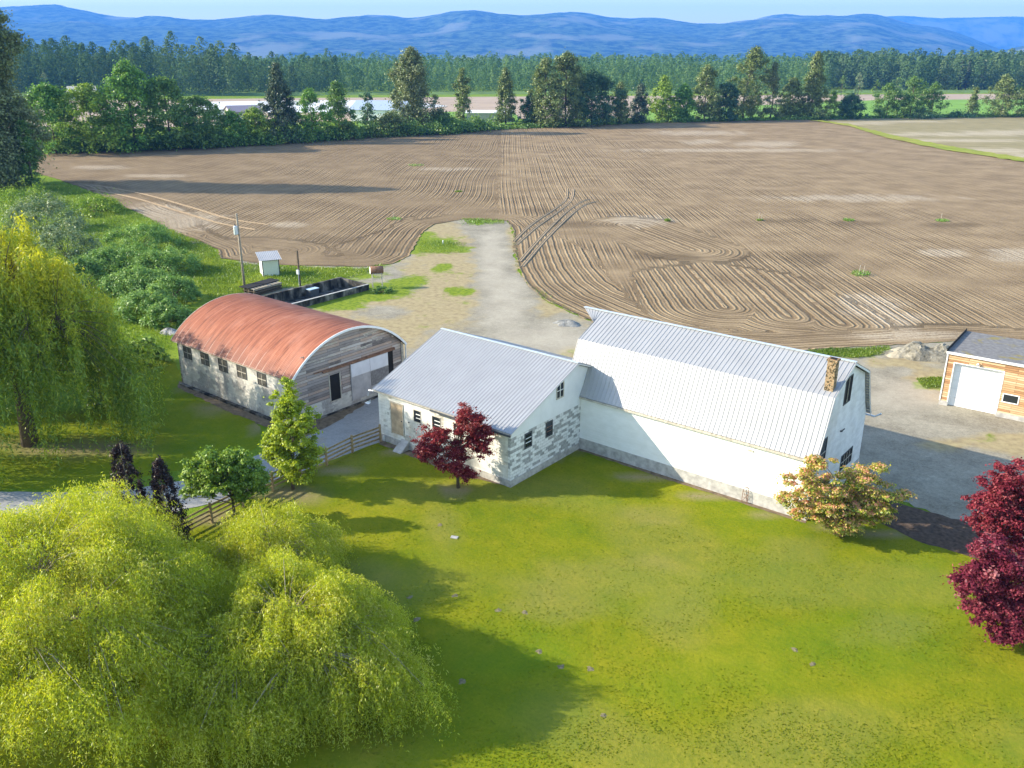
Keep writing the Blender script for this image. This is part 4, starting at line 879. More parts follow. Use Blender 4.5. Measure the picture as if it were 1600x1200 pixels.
# -- tree line beyond the ploughed field, left to right
GL = 'trees lining the far edge of the ploughed field'
HR = [
 (-8, 292, 45, 150, 'column', 'grey', 300, 170, .5, .26, 'tall_cottonwood', 'towering grey green cottonwood cut off by the left edge', 'tree'),
 (52, 290, 185, 44, 'dome', 'mid', 40, 80, .4, .3, 'bush', 'dark bush at the foot of the towering left edge tree', 'bush'),
 (88, 240, 128, 92, 'round', 'maple_green', 80, 70, .55, .24, 'maple_tree', 'broad green tree just right of the towering left edge tree', 'tree'),
 (150, 238, 130, 118, 'round', 'lime', 100, 70, .55, .22, 'maple_tree', 'widest yellow green tree in the left part of the tree line', 'tree'),
 (213, 236, 94, 92, 'oval', 'maple_green', 100, 70, .55, .24, 'maple_tree', 'tallest deep green tree left of the pale roofs', 'tree'),
 (268, 234, 118, 94, 'round', 'mid', 90, 70, .55, .24, 'maple_tree', 'rounded mid green tree with two leafy peaks before the far wood', 'tree'),
 (318, 231, 148, 84, 'round', 'mid', 70, 70, .5, .24, 'shrubby_tree', 'low rounded tree in front of the white field covers', 'tree'),
 (364, 228, 172, 58, 'round', 'maple_green', 50, 60, .5, .26, 'shrubby_tree', 'small tree below the grey farm roofs', 'tree'),
 (402, 226, 166, 60, 'round', 'lime', 50, 60, .5, .26, 'shrubby_tree', 'small yellow green tree at the left foot of the dark cedar', 'tree'),
 (441, 224, 98, 74, 'cone', 'conif', 150, 60, .5, .2, 'cedar_tree', 'dark conical cedar standing above the tree line', 'conifer'),
 (489, 221, 138, 66, 'oval', 'maple_green', 60, 60, .5, .24, 'maple_tree', 'ragged green tree immediately right of the dark cedar', 'tree'),
 (531, 218, 126, 72, 'spire', 'mid', 80, 60, .5, .24, 'maple_tree', 'pointed leafy tree left of the blue grey farm roof', 'tree'),
 (577, 214, 137, 34, 'column', 'dark', 26, 50, .5, .34, 'young_tree', 'thin open young tree in front of the blue grey roof', 'tree'),
 (612, 213, 174, 66, 'dome', 'olive', 50, 60, .5, .28, 'round_bush', 'olive round bush left of the big grey cottonwood', 'bush'),
 (645, 208, 73, 80, 'column', 'grey', 160, 80, .55, .26, 'cottonwood_tree', 'big upright grey green cottonwood left of centre', 'tree'),
 (690, 207, 172, 64, 'dome', 'mid', 50, 60, .5, .28, 'round_bush', 'low green bush right of the big grey cottonwood', 'bush'),
 (724, 197, 106, 32, 'column', 'olive', 50, 60, .55, .36, 'slender_tree', 'slender lone tree before the open tan field', 'tree'),
 (790, 198, 104, 42, 'spire', 'olive', 70, 60, .55, .3, 'slender_tree', 'dense upright tree at the right end of the long low shed', 'tree'),
 (829, 198, 148, 40, 'round', 'dark', 40, 60, .55, .3, 'small_tree', 'small dark tree in the gap left of the tallest centre tree', 'tree'),
 (852, 199, 88, 60, 'oval', 'olive', 80, 70, .6, .26, 'cottonwood_tree', 'olive cottonwood forming the left shoulder of the centre clump', 'tree'),
 (884, 198, 80, 74, 'oval', 'olive', 110, 70, .6, .24, 'cottonwood_tree', 'tallest olive cottonwood in the centre clump', 'tree'),
 (924, 196, 108, 88, 'round', 'dark', 120, 70, .6, .22, 'dark_tree', 'broad dark blue green dome shaped tree right of centre', 'tree'),
 (968, 194, 126, 42, 'spire', 'olive', 50, 60, .6, .3, 'slender_tree', 'left one of two pointed olive trees right of the dark dome', 'tree'),
 (999, 193, 130, 38, 'spire', 'conif', 46, 60, .6, .32, 'slender_tree', 'right one of two pointed trees beside the dark dome', 'tree'),
 (1035, 191, 118, 46, 'oval', 'lime', 60, 60, .6, .3, 'leafy_tree', 'yellowish tree with a bright gap at its left', 'tree'),
 (1066, 191, 132, 42, 'oval', 'maple_green', 60, 60, .6, .3, 'leafy_tree', 'clear green oval tree beside the yellowish one', 'tree'),
 (1100, 190, 100, 56, 'oval', 'olive', 80, 60, .6, .26, 'cottonwood_tree', 'tall olive tree left of the leaning cottonwood', 'tree'),
 (1132, 189, 128, 50, 'round', 'dark', 70, 60, .6, .26, 'dark_tree', 'dark round tree under the leaning cottonwood', 'tree'),
 (1160, 187, 71, 62, 'oval', 'olive', 90, 70, .6, .26, 'leaning_cottonwood', 'tall cottonwood with open crown reaching up to the mountains', 'tree'),
 (1203, 187, 96, 50, 'cone', 'grey', 50, 50, .55, .26, 'half_bare_tree', 'greyish half bare tree between two tall cottonwoods', 'tree'),
 (1234, 186, 120, 46, 'oval', 'olive', 60, 60, .6, .28, 'leafy_tree', 'olive tree touching the left of the tall pointed cottonwood', 'tree'),
 (1267, 186, 80, 58, 'spire', 'olive', 110, 70, .6, .24, 'cottonwood_tree', 'tall pointed cottonwood at the end of the dense tree line', 'tree'),
 (1298, 185, 138, 26, 'oval', 'lime', 26, 50, .5, .36, 'young_tree', 'small pale young tree by the grass strip end', 'tree'),
 (1327, 185, 145, 54, 'dome', 'dark', 60, 60, .55, .26, 'round_bush', 'dark green dome bush left of the bright green crop', 'bush'),
 (1384, 184, 128, 44, 'oval', 'mid', 50, 60, .55, .3, 'leafy_tree', 'left tree of the clump before the bright green crop', 'tree'),
 (1421, 184, 118, 50, 'oval', 'mid', 60, 60, .55, .28, 'leafy_tree', 'middle and tallest tree of the clump before the green crop', 'tree'),
 (1454, 183, 128, 38, 'round', 'mid', 40, 60, .55, .3, 'leafy_tree', 'right tree of the clump before the bright green crop', 'tree'),
 (1518, 182, 134, 30, 'cone', 'olive', 34, 50, .5, .34, 'young_tree', 'lone little cone shaped tree against the green crop', 'tree'),
 (1563, 183, 116, 54, 'oval', 'olive', 60, 60, .55, .26, 'leafy_tree', 'open branching tree near the right edge of the far field', 'tree'),
 (1606, 183, 116, 44, 'oval', 'mid', 50, 60, .55, .3, 'leafy_tree', 'tree cut off by the right edge of the picture', 'tree'),
]
for i, (u, v, vt, wp, pf, lf, nc, pe, ls, cs, nm, lb, ct) in enumerate(HR):
    tree(nm, lb, ct, u, v, vt, wp*1.12, pf, lf, int(nc*1.7), int(pe*1.7), ls*1.12, cs*1.15, .04 if pf in ('dome', 'cone', 'column', 'spire') else .05, GL, i*13, lump=.38, tilt=.35 if 'leaning' in nm else 0)
# small ones round the drilled field and the far bank
for i, (u, v, vt, wp, lf, lb) in enumerate([(1440, 186, 166, 60, 'dark', 'flat dark bush under the clump of trees before the green crop'), (1492, 183, 172, 70, 'dark', 'long low hedge bush on the far side of the drilled field'),
        (1314, 150, 118, 20, 'mid', 'first small tree on the far bank right of the pointed cottonwood'), (1340, 148, 112, 22, 'greyw', 'pale grey tree on the far bank'), (1368, 148, 124, 18, 'lime', 'bright round little tree on the far bank'),
        (1398, 150, 118, 34, 'mid', 'round green tree on the far bank above the tree clump'), (1425, 147, 122, 22, 'forest', 'small bushy tree on the far bank behind the tree clump'), (75, 150, 112, 24, 'greyw', 'greyish round tree before the far wood at the left')]):
    tree('small_tree', lb, 'tree', u, v, vt, wp, 'dome', lf, 24, 40, .7, .36, .04, None, 400+i)
# undergrowth under the tree line
def strip_cloud(name, pts, n, wd, hmax, lsz, leaf, seed, parent=None):
    r = np.random.default_rng(seed); P = px_poly(pts); seg = r.integers(0, len(P)-1, n)
    Ls = np.linalg.norm(P[1:]-P[:-1], axis=1); seg = r.choice(len(P)-1, n, p=Ls/Ls.sum()); t = r.uniform(0, 1, n)
    Q = P[seg]+(P[seg+1]-P[seg])*t[:, None]+r.normal(0, wd, (n, 2)); h = hmax*(.45+.55*np.abs(vnoise(Q, 5, seed)))*(.3+.7*r.uniform(0, 1, n))
    z = h*r.uniform(0, 1, n)**.5; C = np.column_stack([Q, z]); N = unit(r.normal(size=(n, 3))+[0, 0, .7])
    return quad_cloud(name, leaf_quads(C, N, lsz*r.uniform(.6, 1.3, n), r), np.clip(r.normal(.45, .22, n)+.3*vnoise(Q, 3, seed+1), 0, 1), LEAF[leaf], parent)
tag(strip_cloud('undergrowth', [(50, 238), (170, 236), (330, 230), (450, 224), (560, 215), (700, 209), (760, 203)], 42000, 2.6, 7.0, .75, 'mid', 31), 'dark leafy undergrowth along the foot of the tree line', 'undergrowth', None, 'stuff')
tag(strip_cloud('undergrowth', [(760, 203), (900, 197), (1010, 192), (1100, 190), (1260, 187), (1350, 185), (1600, 182), (1800, 182)], 16000, 1.8, 2.2, .8, 'mid', 32), 'low green undergrowth along the right half of the far field edge', 'undergrowth', None, 'stuff')
tag(strip_cloud('sunny_weeds', [(680, 207), (730, 200), (860, 196)], 5000, 2.2, 1.6, .7, 'lime', 33), 'sunlit bright weeds at the field edge below the slender lone tree', 'weeds', None, 'stuff')

# -- far wood
def forest(name, rows, leaf, seed, label):
    r = np.random.default_rng(seed); Vs = []; Rn = []
    for (u0, u1, v, dpx, n, h0, h1, wd, per, lsz) in rows:
        us = np.linspace(u0, u1, n)+r.uniform(-.5, .5, n)*(u1-u0)/n; vs = v-r.uniform(0, dpx, n)
        D = FWD[None]*FP+RGT[None]*(us-800)[:, None]-UPV[None]*(vs-600)[:, None]; t = -CH/D[:, 2]; B = D[:, :2]*t[:, None]
        H = (h0+(h1-h0)*r.uniform(0, 1, n))*(1+.13*vnoise(B, 45, seed)+.07*r.normal(size=n)); W = wd*r.uniform(.95, 1.75, n)
        tt = r.uniform(0, 1, (n, per))**.8; a = r.uniform(0, 6.283, (n, per)); rr = np.sqrt(r.uniform(.15, 1, (n, per)))*np.clip(np.sin(np.pi*np.clip(tt*.70+.13, 0, 1)), .15, 1)**.6*np.sqrt(np.clip(1.04-tt**4, 0, 1))*W[:, None]
        rr *= 1+.3*np.sin(3*a+9*tt+us[:, None])
        C = np.stack([B[:, 0, None]+rr*np.cos(a), B[:, 1, None]+rr*np.sin(a), (H[:, None]*(.03+.90*tt)+W[:, None]*.5*np.sqrt(np.clip(1-(rr/(W[:, None]*1.35))**2, 0, 1))*tt)], -1).reshape(-1, 3)
        N = unit(np.stack([np.cos(a), np.sin(a), .9+0*a], -1).reshape(-1, 3)+r.normal(size=(n*per, 3))*.35)
        Vs.append(leaf_quads(C, N, lsz*r.uniform(.6, 1.3, n*per), r, .8)); Rn.append(np.clip(np.repeat(r.normal(.45, .2, n), per)+r.normal(0, .12, n*per), 0, 1))
    return tag(quad_cloud(name, np.concatenate(Vs), np.concatenate(Rn), LEAF[leaf]), label, 'wood', None, 'stuff')
forest('far_wood', [(-80, 1290, 145.5, 3, 260, 7, 13, 3.4, 150, 1.1), (-80, 1290, 143, 4, 240, 13, 19, 4.2, 200, 1.22), (-80, 1290, 139, 4, 240, 17, 22, 4.6, 200, 1.36), (-80, 1290, 135, 4, 220, 20, 24, 5, 200, 1.5), (-80, 1290, 131, 4, 200, 21, 25, 5.5, 200, 1.63), (-80, 1290, 126, 4, 190, 22, 25.5, 6, 200, 1.77), (-80, 1290, 121, 4, 170, 23, 26, 7, 200, 2.04)], 'forest', 51, 'wide pale green wood stretching across the plain below the mountains')
forest('cottonwood_belt', [(-40, 340, 150, 4, 46, 26, 34, 6, 700, 1.25), (-40, 250, 147, 4, 36, 32, 36, 6.5, 700, 1.3), (330, 375, 150, 3, 7, 26, 30, 6, 700, 1.25), (375, 530, 148, 4, 22, 20, 27, 5, 500, 1.2)], 'fdark', 52, 'belt of tall dark cottonwoods behind the left tree line')
forest('right_wood', [(1280, 1420, 141, 4, 40, 22, 27, 6, 500, 1.3), (1410, 1800, 143, 4, 80, 19, 26, 5.5, 500, 1.3), (1280, 1800, 138, 4, 120, 23, 28, 6.5, 360, 1.6), (1280, 1800, 132, 4, 100, 24, 28, 7, 300, 1.8)], 'fdark', 53, 'darker wood beyond the tan field at the right')
for i, (u, v, vt, wp) in enumerate([(1497, 141, 84, 20), (1475, 141, 98, 18), (1508, 142, 96, 16), (1532, 142, 92, 26)]):
    tree('fir_tree', ['tallest dark fir of the right wood', 'leftmost of four firs in the right wood', 'short fir right beside the tallest one', 'broad fir at the right of the group'][i]+' under the mountain gap', 'conifer', u, v, vt, wp, 'cone', 'conif', 50, 40, 1.2, .3, .05, 'firs standing above the right wood', 500+i)

# -- far farm buildings
def shed_at(name, label, u, v, uw, h, dep_, mat_w, mat_r, rise=.12, yaw_off=0):
    c = gp(u, v); W = uw/pxm(c); o = thing(name, label, 'farm building', (float(c[0]), float(c[1]), 0), YAW+yaw_off)
    MB().prism([(0, 0), (dep_, 0), (dep_, h), (dep_/2, h+rise*dep_), (0, h)], -W/2, W/2).build('wall', mat_w, o)
    m = MB()
    for s in (0, 1):
        y0, y1 = (-.5, dep_/2) if s == 0 else (dep_+.5, dep_/2)
        m.add([(-W/2-.5, y0, h-.05), (W/2+.5, y0, h-.05), (W/2+.5, y1, h+rise*dep_+.15), (-W/2-.5, y1, h+rise*dep_+.15), (-W/2-.5, y0, h+.15), (W/2+.5, y0, h+.15), (W/2+.5, y1, h+rise*dep_+.35), (-W/2-.5, y1, h+rise*dep_+.35)], [(0, 3, 2, 1), (4, 5, 6, 7), (0, 1, 5, 4), (1, 2, 6, 5), (2, 3, 7, 6), (3, 0, 4, 7)])
    m.build('roof', mat_r, o); return o
MT['bluer'] = m_plain('blue_grey_roof', (.33, .40, .50), .6, .08); MT['purp'] = m_plain('dull_purple_roof', (.20, .18, .22), .7, .1)
shed_at('farm_shed', 'white roofed farm shed glimpsed behind the left tree line', 352, 184, 66, 3.5, 12, MT['white_paint'], MT['white_paint'], .1, .3)
shed_at('farm_shed', 'purple grey roofed farm shed left of the dark cedar', 388, 190, 50, 3.8, 14, MT['concrete'], MT['purp'], .15, .5)
shed_at('farm_shed', 'blue grey roofed barn behind the thin open young tree', 588, 190, 84, 4.5, 18, MT['white_paint'], MT['bluer'], .18, -.2)
shed_at('farm_shed', 'brown roofed shed among trees at far left', 128, 155, 40, 4, 14, MT['white_paint'], MT['old_trim'], .25, .3)
shed_at('long_shed', 'long low grey shed behind the slender lone tree', 764, 191, 70, 3.6, 8, MT['concrete'], MT['white_paint'], .08, -.05)

# ------------------------------------------------------------------ garden trees near the camera
def lobed(name, label, cat, base_px, lobes, leaf, ncl, per, lsz, cl_m, squash, seed, bark='bark', r0=.12, dz=1.0, part='crown', topcol=0., group=None, base=None, depth_k=.95, trunk_top=.6):
    """lobes: (u,v,w,h[,offset away from the camera]) ellipses of the crown in photo pixels at the trunk's distance"""
    r = np.random.default_rng(seed); b = gp(*base_px) if base is None else np.array([*base, 0.])
    t = thing(name, label, cat, (float(b[0]), float(b[1]), 0), 0, group)
    k = np.array([-math.sin(YAW), math.cos(YAW), 0.]); s = 1/pxm((b[0], b[1], 2.)); L = []
    for lb in lobes:
        u, v, w_, h_ = lb[:4]; away = lb[4] if len(lb) > 4 else 0.; c = at_depth(u, v, b+k*away)-b; L.append((c, w_/2*s, h_/2*s*1.05))
    vol = np.array([a*a*h for _, a, h in L])**.8; ids = r.choice(len(L), ncl, p=vol/vol.sum()); cl = []
    for i in ids:
        c, a, h = L[i]; d = unit(r.normal(size=3)); q = r.uniform(.15, 1)**.5; cs = cl_m*r.uniform(.6, 1.35)
        ra, rh = max(a-cs*.6, .05), max(h-cs*.5*squash, .05)
        p = c+RGT*d[0]*q*ra+k*d[1]*q*ra*depth_k+np.array([0, 0, d[2]*q*rh]); p[2] = max(p[2], cs*.4); cl.append((*p, cs))
    cl = np.array(cl)
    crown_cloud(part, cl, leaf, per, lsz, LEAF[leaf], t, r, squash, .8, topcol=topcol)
    top = max(c[2] for c, _, _ in L)*trunk_top; cm = np.mean([c for c, _, _ in L], 0)
    tr = [(0, 0, -.1), (cm[0]*.15, cm[1]*.15, top*.4), (cm[0]*.6, cm[1]*.6, top)]
    limbs('trunk', tr, cl[r.choice(ncl, min(ncl, 46), replace=False), :3], r0, MT[bark], t, r, (.15, .9))
    return t
lobed('japanese_maple', 'dark red maple with two leafy heads against the cream block wall', 'tree', (716, 762),
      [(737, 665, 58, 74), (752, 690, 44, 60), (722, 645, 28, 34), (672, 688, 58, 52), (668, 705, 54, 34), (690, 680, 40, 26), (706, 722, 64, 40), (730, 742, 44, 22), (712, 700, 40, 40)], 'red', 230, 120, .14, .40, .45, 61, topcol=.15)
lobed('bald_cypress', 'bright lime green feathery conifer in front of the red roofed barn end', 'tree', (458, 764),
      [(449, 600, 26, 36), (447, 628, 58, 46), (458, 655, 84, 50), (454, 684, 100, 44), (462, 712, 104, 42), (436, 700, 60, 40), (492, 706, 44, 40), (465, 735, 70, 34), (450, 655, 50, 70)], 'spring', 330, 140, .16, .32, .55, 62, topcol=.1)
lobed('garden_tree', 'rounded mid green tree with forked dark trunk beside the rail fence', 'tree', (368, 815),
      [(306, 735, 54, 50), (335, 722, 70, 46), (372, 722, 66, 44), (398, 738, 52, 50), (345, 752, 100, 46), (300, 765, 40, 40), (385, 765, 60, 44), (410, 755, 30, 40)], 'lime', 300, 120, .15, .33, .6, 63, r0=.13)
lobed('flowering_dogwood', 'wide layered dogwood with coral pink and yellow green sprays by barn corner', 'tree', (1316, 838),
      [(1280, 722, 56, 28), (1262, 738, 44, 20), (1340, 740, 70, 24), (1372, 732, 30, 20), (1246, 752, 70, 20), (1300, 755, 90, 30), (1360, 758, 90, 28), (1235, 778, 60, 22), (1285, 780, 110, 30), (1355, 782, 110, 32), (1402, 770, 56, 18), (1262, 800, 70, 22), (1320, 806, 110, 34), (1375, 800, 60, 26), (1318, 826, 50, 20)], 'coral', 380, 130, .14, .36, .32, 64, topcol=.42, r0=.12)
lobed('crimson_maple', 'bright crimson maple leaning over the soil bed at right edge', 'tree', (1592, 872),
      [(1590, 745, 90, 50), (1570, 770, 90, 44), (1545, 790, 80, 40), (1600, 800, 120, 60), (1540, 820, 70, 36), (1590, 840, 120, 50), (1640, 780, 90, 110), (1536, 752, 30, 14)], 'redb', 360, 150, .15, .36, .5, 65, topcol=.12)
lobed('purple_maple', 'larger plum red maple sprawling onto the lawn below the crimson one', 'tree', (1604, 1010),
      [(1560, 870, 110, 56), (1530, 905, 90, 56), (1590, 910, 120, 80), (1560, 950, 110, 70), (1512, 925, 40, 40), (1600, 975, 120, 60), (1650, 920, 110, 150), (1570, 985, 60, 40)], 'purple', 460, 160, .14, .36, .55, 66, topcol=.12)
def weeper(name, label, b_px, vt, wpx, seed, leaf='beech'):
    r = np.random.default_rng(seed); b = gp(*b_px); H = top_h(*b_px, vt); s = 1/pxm((b[0], b[1], H/2)); R0 = wpx/2*s
    t = thing(name, label, 'tree', (float(b[0]), float(b[1]), 0)); n = 120; tt = r.uniform(0, 1, n); a = r.uniform(0, 6.283, n)
    rad = R0*((1-tt)**.8*.85+.12)*(1+.18*np.sin(3*a+seed)); cs = .32*(1-.4*tt)
    off = np.array([RGT[0], RGT[1]])*(np.sin(tt*3)*.12)[:, None]
    cl = np.column_stack([rad*.8*np.cos(a)+off[:, 0], rad*.8*np.sin(a)+off[:, 1], H*(.03+.95*tt), cs*(1+0*tt)])
    crown_cloud('crown', cl, leaf, 150, .11, LEAF[leaf], t, r, 1.5, .1); limbs('trunk', [(0, 0, -.1), (.05, 0, H*.5), (.1, 0, H)], cl[:20, :3], .09, MT['bark_pale'], t, r); return t
weeper('copper_beech', 'taller of two dark columnar copper beeches behind the yellow willow', (215, 862), 692, 92, 71)
weeper('copper_beech', 'nearer dark copper beech with slim tip beside the fence end', (268, 864), 716, 76, 72)

def willow(name, label, b_xy, H, Rw, nb, ns, leaf, ll, lw, seed, drop=(1.5, 4), tipup=.5, density=9, bark='bark', goldtop=0., spread=.3, minr=.15, flat_=.62):
    r = np.random.default_rng(seed); t = thing(name, label, 'tree', (float(b_xy[0]), float(b_xy[1]), 0))
    # branch tips over a lumpy dome
    rr = np.sqrt(r.uniform(minr**2, 1, nb)); a = r.uniform(0, 6.283, nb); lm = 1+.16*np.sin(3*a+seed)+.10*np.sin(5*a+2*seed)
    z = H*(1-flat_*rr**2.2)*(1+.13*r.normal(size=nb)); lm = lm*(1+.08*r.normal(size=nb)); bx = rr*Rw*lm*np.cos(a); by = rr*Rw*lm*np.sin(a)
    tips = np.column_stack([bx, by, z])
    m = MB(); tr = [(0, 0, -.1), (.1, .05, H*.22), (.05, .1, H*.45), (.15, -.05, H*.75)]; m.tube(tr, [.045*H, .036*H, .024*H, .010*H], 9)
    mains = []
    for k in range(9):
        q = 2*math.pi*k/9+r.uniform(-.2, .2); s = Vector(tr[1]).lerp(Vector(tr[2]), r.uniform(0, 1)); e = Vector((math.cos(q)*Rw*.55, math.sin(q)*Rw*.55, H*.70))
        c = s.lerp(e, .45)+Vector((0, 0, H*.06)); m.tube([s, c, e], [.016*H, .011*H, .006*H], 6, False); mains += [s.lerp(c, .6), c, c.lerp(e, .5), e]
    M = np.array([tuple(x) for x in mains]+[(.1, 0, H*.6), (.15, -.05, H*.75)])
    for p in tips:
        j = np.argmin(np.linalg.norm(M-p, axis=1)+.3*np.linalg.norm(M[:, :2], axis=1)); s = M[j]; c = (s+p)/2+[0, 0, .10*np.linalg.norm(p-s)]
        m.tube([s, c, p], [.028, .018, .008], 4, False)
    m.build('trunk', MT[bark], t, True)
    # hanging shoots
    S = nb*ns; o = np.repeat(tips, ns, 0)+r.normal(0, spread, (S, 3))*[1, 1, .5]
    oa = np.repeat(a, ns)+r.normal(0, .75, S); Ld = r.uniform(*drop, S)*(.5+.5*np.repeat(rr, ns)); Ld = np.minimum(Ld, np.maximum(o[:, 2]-.35, .4))
    out = r.uniform(.25, 1.0, S)*(.5+tipup)*(.35+.65*np.repeat(rr, ns)); n = int(density*drop[1]); s = np.linspace(0, 1, n)[None]*np.ones((S, 1))+r.uniform(-.5, .5, (S, n))/n; s = np.clip(s, 0, 1.02)
    horiz = out[:, None]*(1-np.exp(-2.6*s)); up = tipup*.9*np.sin(np.clip(s*3.6, 0, math.pi))*out[:, None]*.35
    sway = .08*np.sin(s*7+r.uniform(0, 6, S)[:, None])
    X = o[:, 0, None]+np.cos(oa)[:, None]*horiz+sway; Y = o[:, 1, None]+np.sin(oa)[:, None]*horiz-sway; Z = o[:, 2, None]+up-Ld[:, None]*s**1.25
    C = np.stack([X, Y, Z], -1); keep = (r.uniform(0, 1, (S, n)) < (Ld[:, None]/drop[1])**.6*1.1)&(Z > .08); C = C[keep]; N_ = len(C)
    C = C+r.normal(0, .035, (N_, 3)); dr = unit(np.column_stack([r.normal(0, .55, N_), r.normal(0, .55, N_), -r.uniform(.2, 1.2, N_)])); w = unit(np.cross(dr, r.normal(size=(N_, 3))))
    l = ll*r.uniform(.6, 1.4, N_)[:, None]; V = np.stack([C, C+dr*l*.45+w*lw*.5, C+dr*l, C+dr*l*.5-w*lw*.5], 1)
    rnd = np.clip(r.normal(.5, .18, N_)+np.repeat(np.repeat(r.normal(0, .12, nb), ns)[:, None], n, 1)[keep]+.12*(1-np.repeat(np.linspace(0, 1, n)[None], S, 0)[keep])+goldtop*smooth(C[:, 2]/H, .55, 1.0), 0, 1)  # leaves turn gold towards the top: young shoots, plus painted-in backlight from the sun
    quad_cloud('foliage', V, rnd, LEAF[leaf], t)
    return t
b1 = gp(48, 694); H1 = 15.0
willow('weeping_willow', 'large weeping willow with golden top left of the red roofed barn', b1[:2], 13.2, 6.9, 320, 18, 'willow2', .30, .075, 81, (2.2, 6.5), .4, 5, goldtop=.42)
bR = gp(458, 1066); willow('yellow_willow', 'yellow green weeping willow spilling onto the lawn at bottom centre left', bR[:2], 4.3, 4.5, 310, 46, 'willow', .14, .030, 82, (.8, 3.0), .7, 12, 'bark_pale', spread=.30, flat_=.6)
bM_ = gp(425, 912); willow('yellow_willow', 'small yellow green willow between the rail fence and the bottom centre willow', bM_[:2], 3.7, 2.9, 150, 38, 'willow', .14, .030, 85, (.6, 2.2), .8, 12, 'bark_pale', spread=.30, flat_=.7)
bL = gp(88, 1062); willow('yellow_willow', 'biggest yellow green willow filling the bottom left corner with curly twigs', bL[:2], 6.5, 6.7, 520, 44, 'willow', .135, .031, 83, (.5, 1.8), .9, 14, 'bark_pale', spread=.36, flat_=.52)
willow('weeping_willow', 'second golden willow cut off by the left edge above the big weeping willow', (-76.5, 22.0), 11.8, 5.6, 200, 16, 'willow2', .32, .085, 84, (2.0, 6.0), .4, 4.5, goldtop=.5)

# ------------------------------------------------------------------ bramble slope at the left
GB = 'bramble mounds on the left slope'
def bush(name, label, u, v, w_, h_, leaf, seed, cat='bush', lsz=.26, n=26, per=230, group=None, deep=1.0, cs=.30, squash=.8):
    r = np.random.default_rng(seed); b = gp(u, v+h_*.42); s = 1/pxm((b[0], b[1], 1.)); Rw = w_/2*s; Hh = max(.8, h_*s*.78)
    t = thing(name, label, cat, (float(b[0]), float(b[1]), 0), 0, group); k = np.array([-math.sin(YAW), math.cos(YAW), 0.])
    a = r.uniform(0, 6.283, n); q = np.sqrt(r.uniform(0, 1, n)); c = Rw*cs*r.uniform(.7, 1.4, n); z = Hh*np.sqrt(np.clip(1-q**2, 0, 1))*.9*(1+.12*r.normal(size=n))-c*.35
    xy = (RGT[None, :2]*(q*np.cos(a))[:, None]*Rw*.92+k[None, :2]*(q*np.sin(a))[:, None]*Rw*.92*deep)
    cl = np.column_stack([xy, np.maximum(z, c*.3), c]); crown_cloud('foliage', cl, leaf, per, lsz, LEAF[leaf], t, r, squash, .9, topcol=.15)
    m = MB()
    for j in range(7): m.tube([(0, 0, -.05), (cl[j, 0]*.5, cl[j, 1]*.5, cl[j, 2]*.6), tuple(cl[j, :3])], [.05, .03, .012], 4, False)
    m.build('stem', MT['bark'], t); return t
BU = [(222, 366, 104, 44, 'bramble', 'dark bramble hump nearest the ploughed field', 30), (200, 398, 96, 46, 'bramble', 'second bramble hump sloping towards the camera'), (262, 402, 88, 48, 'bramble', 'bramble hump with a grassy shadow at its right'),
      (222, 434, 90, 44, 'bramble', 'middle bramble mound above the bright grass'), (272, 448, 72, 46, 'bramble', 'bramble mound left of the utility pole'), (232, 470, 90, 46, 'bramble', 'wide bramble mound above the red roof corner'), (262, 486, 66, 44, 'bramble', 'lowest bramble mound touching the rubble'),
      (160, 405, 60, 40, 'bramble', 'small bramble mound above the lush grass'), (190, 440, 60, 36, 'bramble', 'bramble clump half way down the lush slope')]
for i, q in enumerate(BU): bush('bramble_mound', q[5], q[0], q[1], q[2]*1.18, q[3]*1.1, q[4], 600+i, 'bramble', .20, 60, 260, GB, cs=.22)
bush('grey_shrub', 'pale grey leaved shrub behind the golden willow top', 105, 372, 110, 76, 'greyw', 621, 'shrub', .26, 34, 240, None, .8, .26, 1.1)
bush('grey_shrub', 'larger soft grey green shrub further up the left slope', 70, 330, 130, 70, 'greyw', 622, 'shrub', .28, 36, 240, None, .8, .26, 1.0)
bush('dark_shrub', 'dark shrub in the hollow between grey shrub and brambles', 130, 425, 90, 60, 'mid', 623, 'shrub', .26, 30, 220)
bush('green_shrub', 'bright green shrub patch on the upper left slope', 30, 306, 120, 46, 'lime', 624, 'shrub', .3, 30, 220)
bush('green_shrub', 'bushy green strip at the left field edge', 150, 318, 90, 36, 'lime', 625, 'shrub', .3, 26, 200)
bush('broadleaf_shrub', 'broad leaved yellow green shrub at the end of the arched barn', 228, 548, 66, 56, 'lime', 626, 'shrub', .40, 26, 90)
bush('green_shrub', 'yellow green shrub between the big willow and the arched barn', 175, 560, 70, 60, 'lime', 627, 'shrub', .28, 26, 200)
bush('green_shrub', 'olive shrub under the right side of the big willow', 170, 610, 60, 50, 'olive', 628, 'shrub', .28, 22, 200)
bush('tank_weeds', 'dark green weeds under the rusty fuel tank', 598, 450, 34, 14, 'mid', 629, 'weeds', .2, 12, 90)
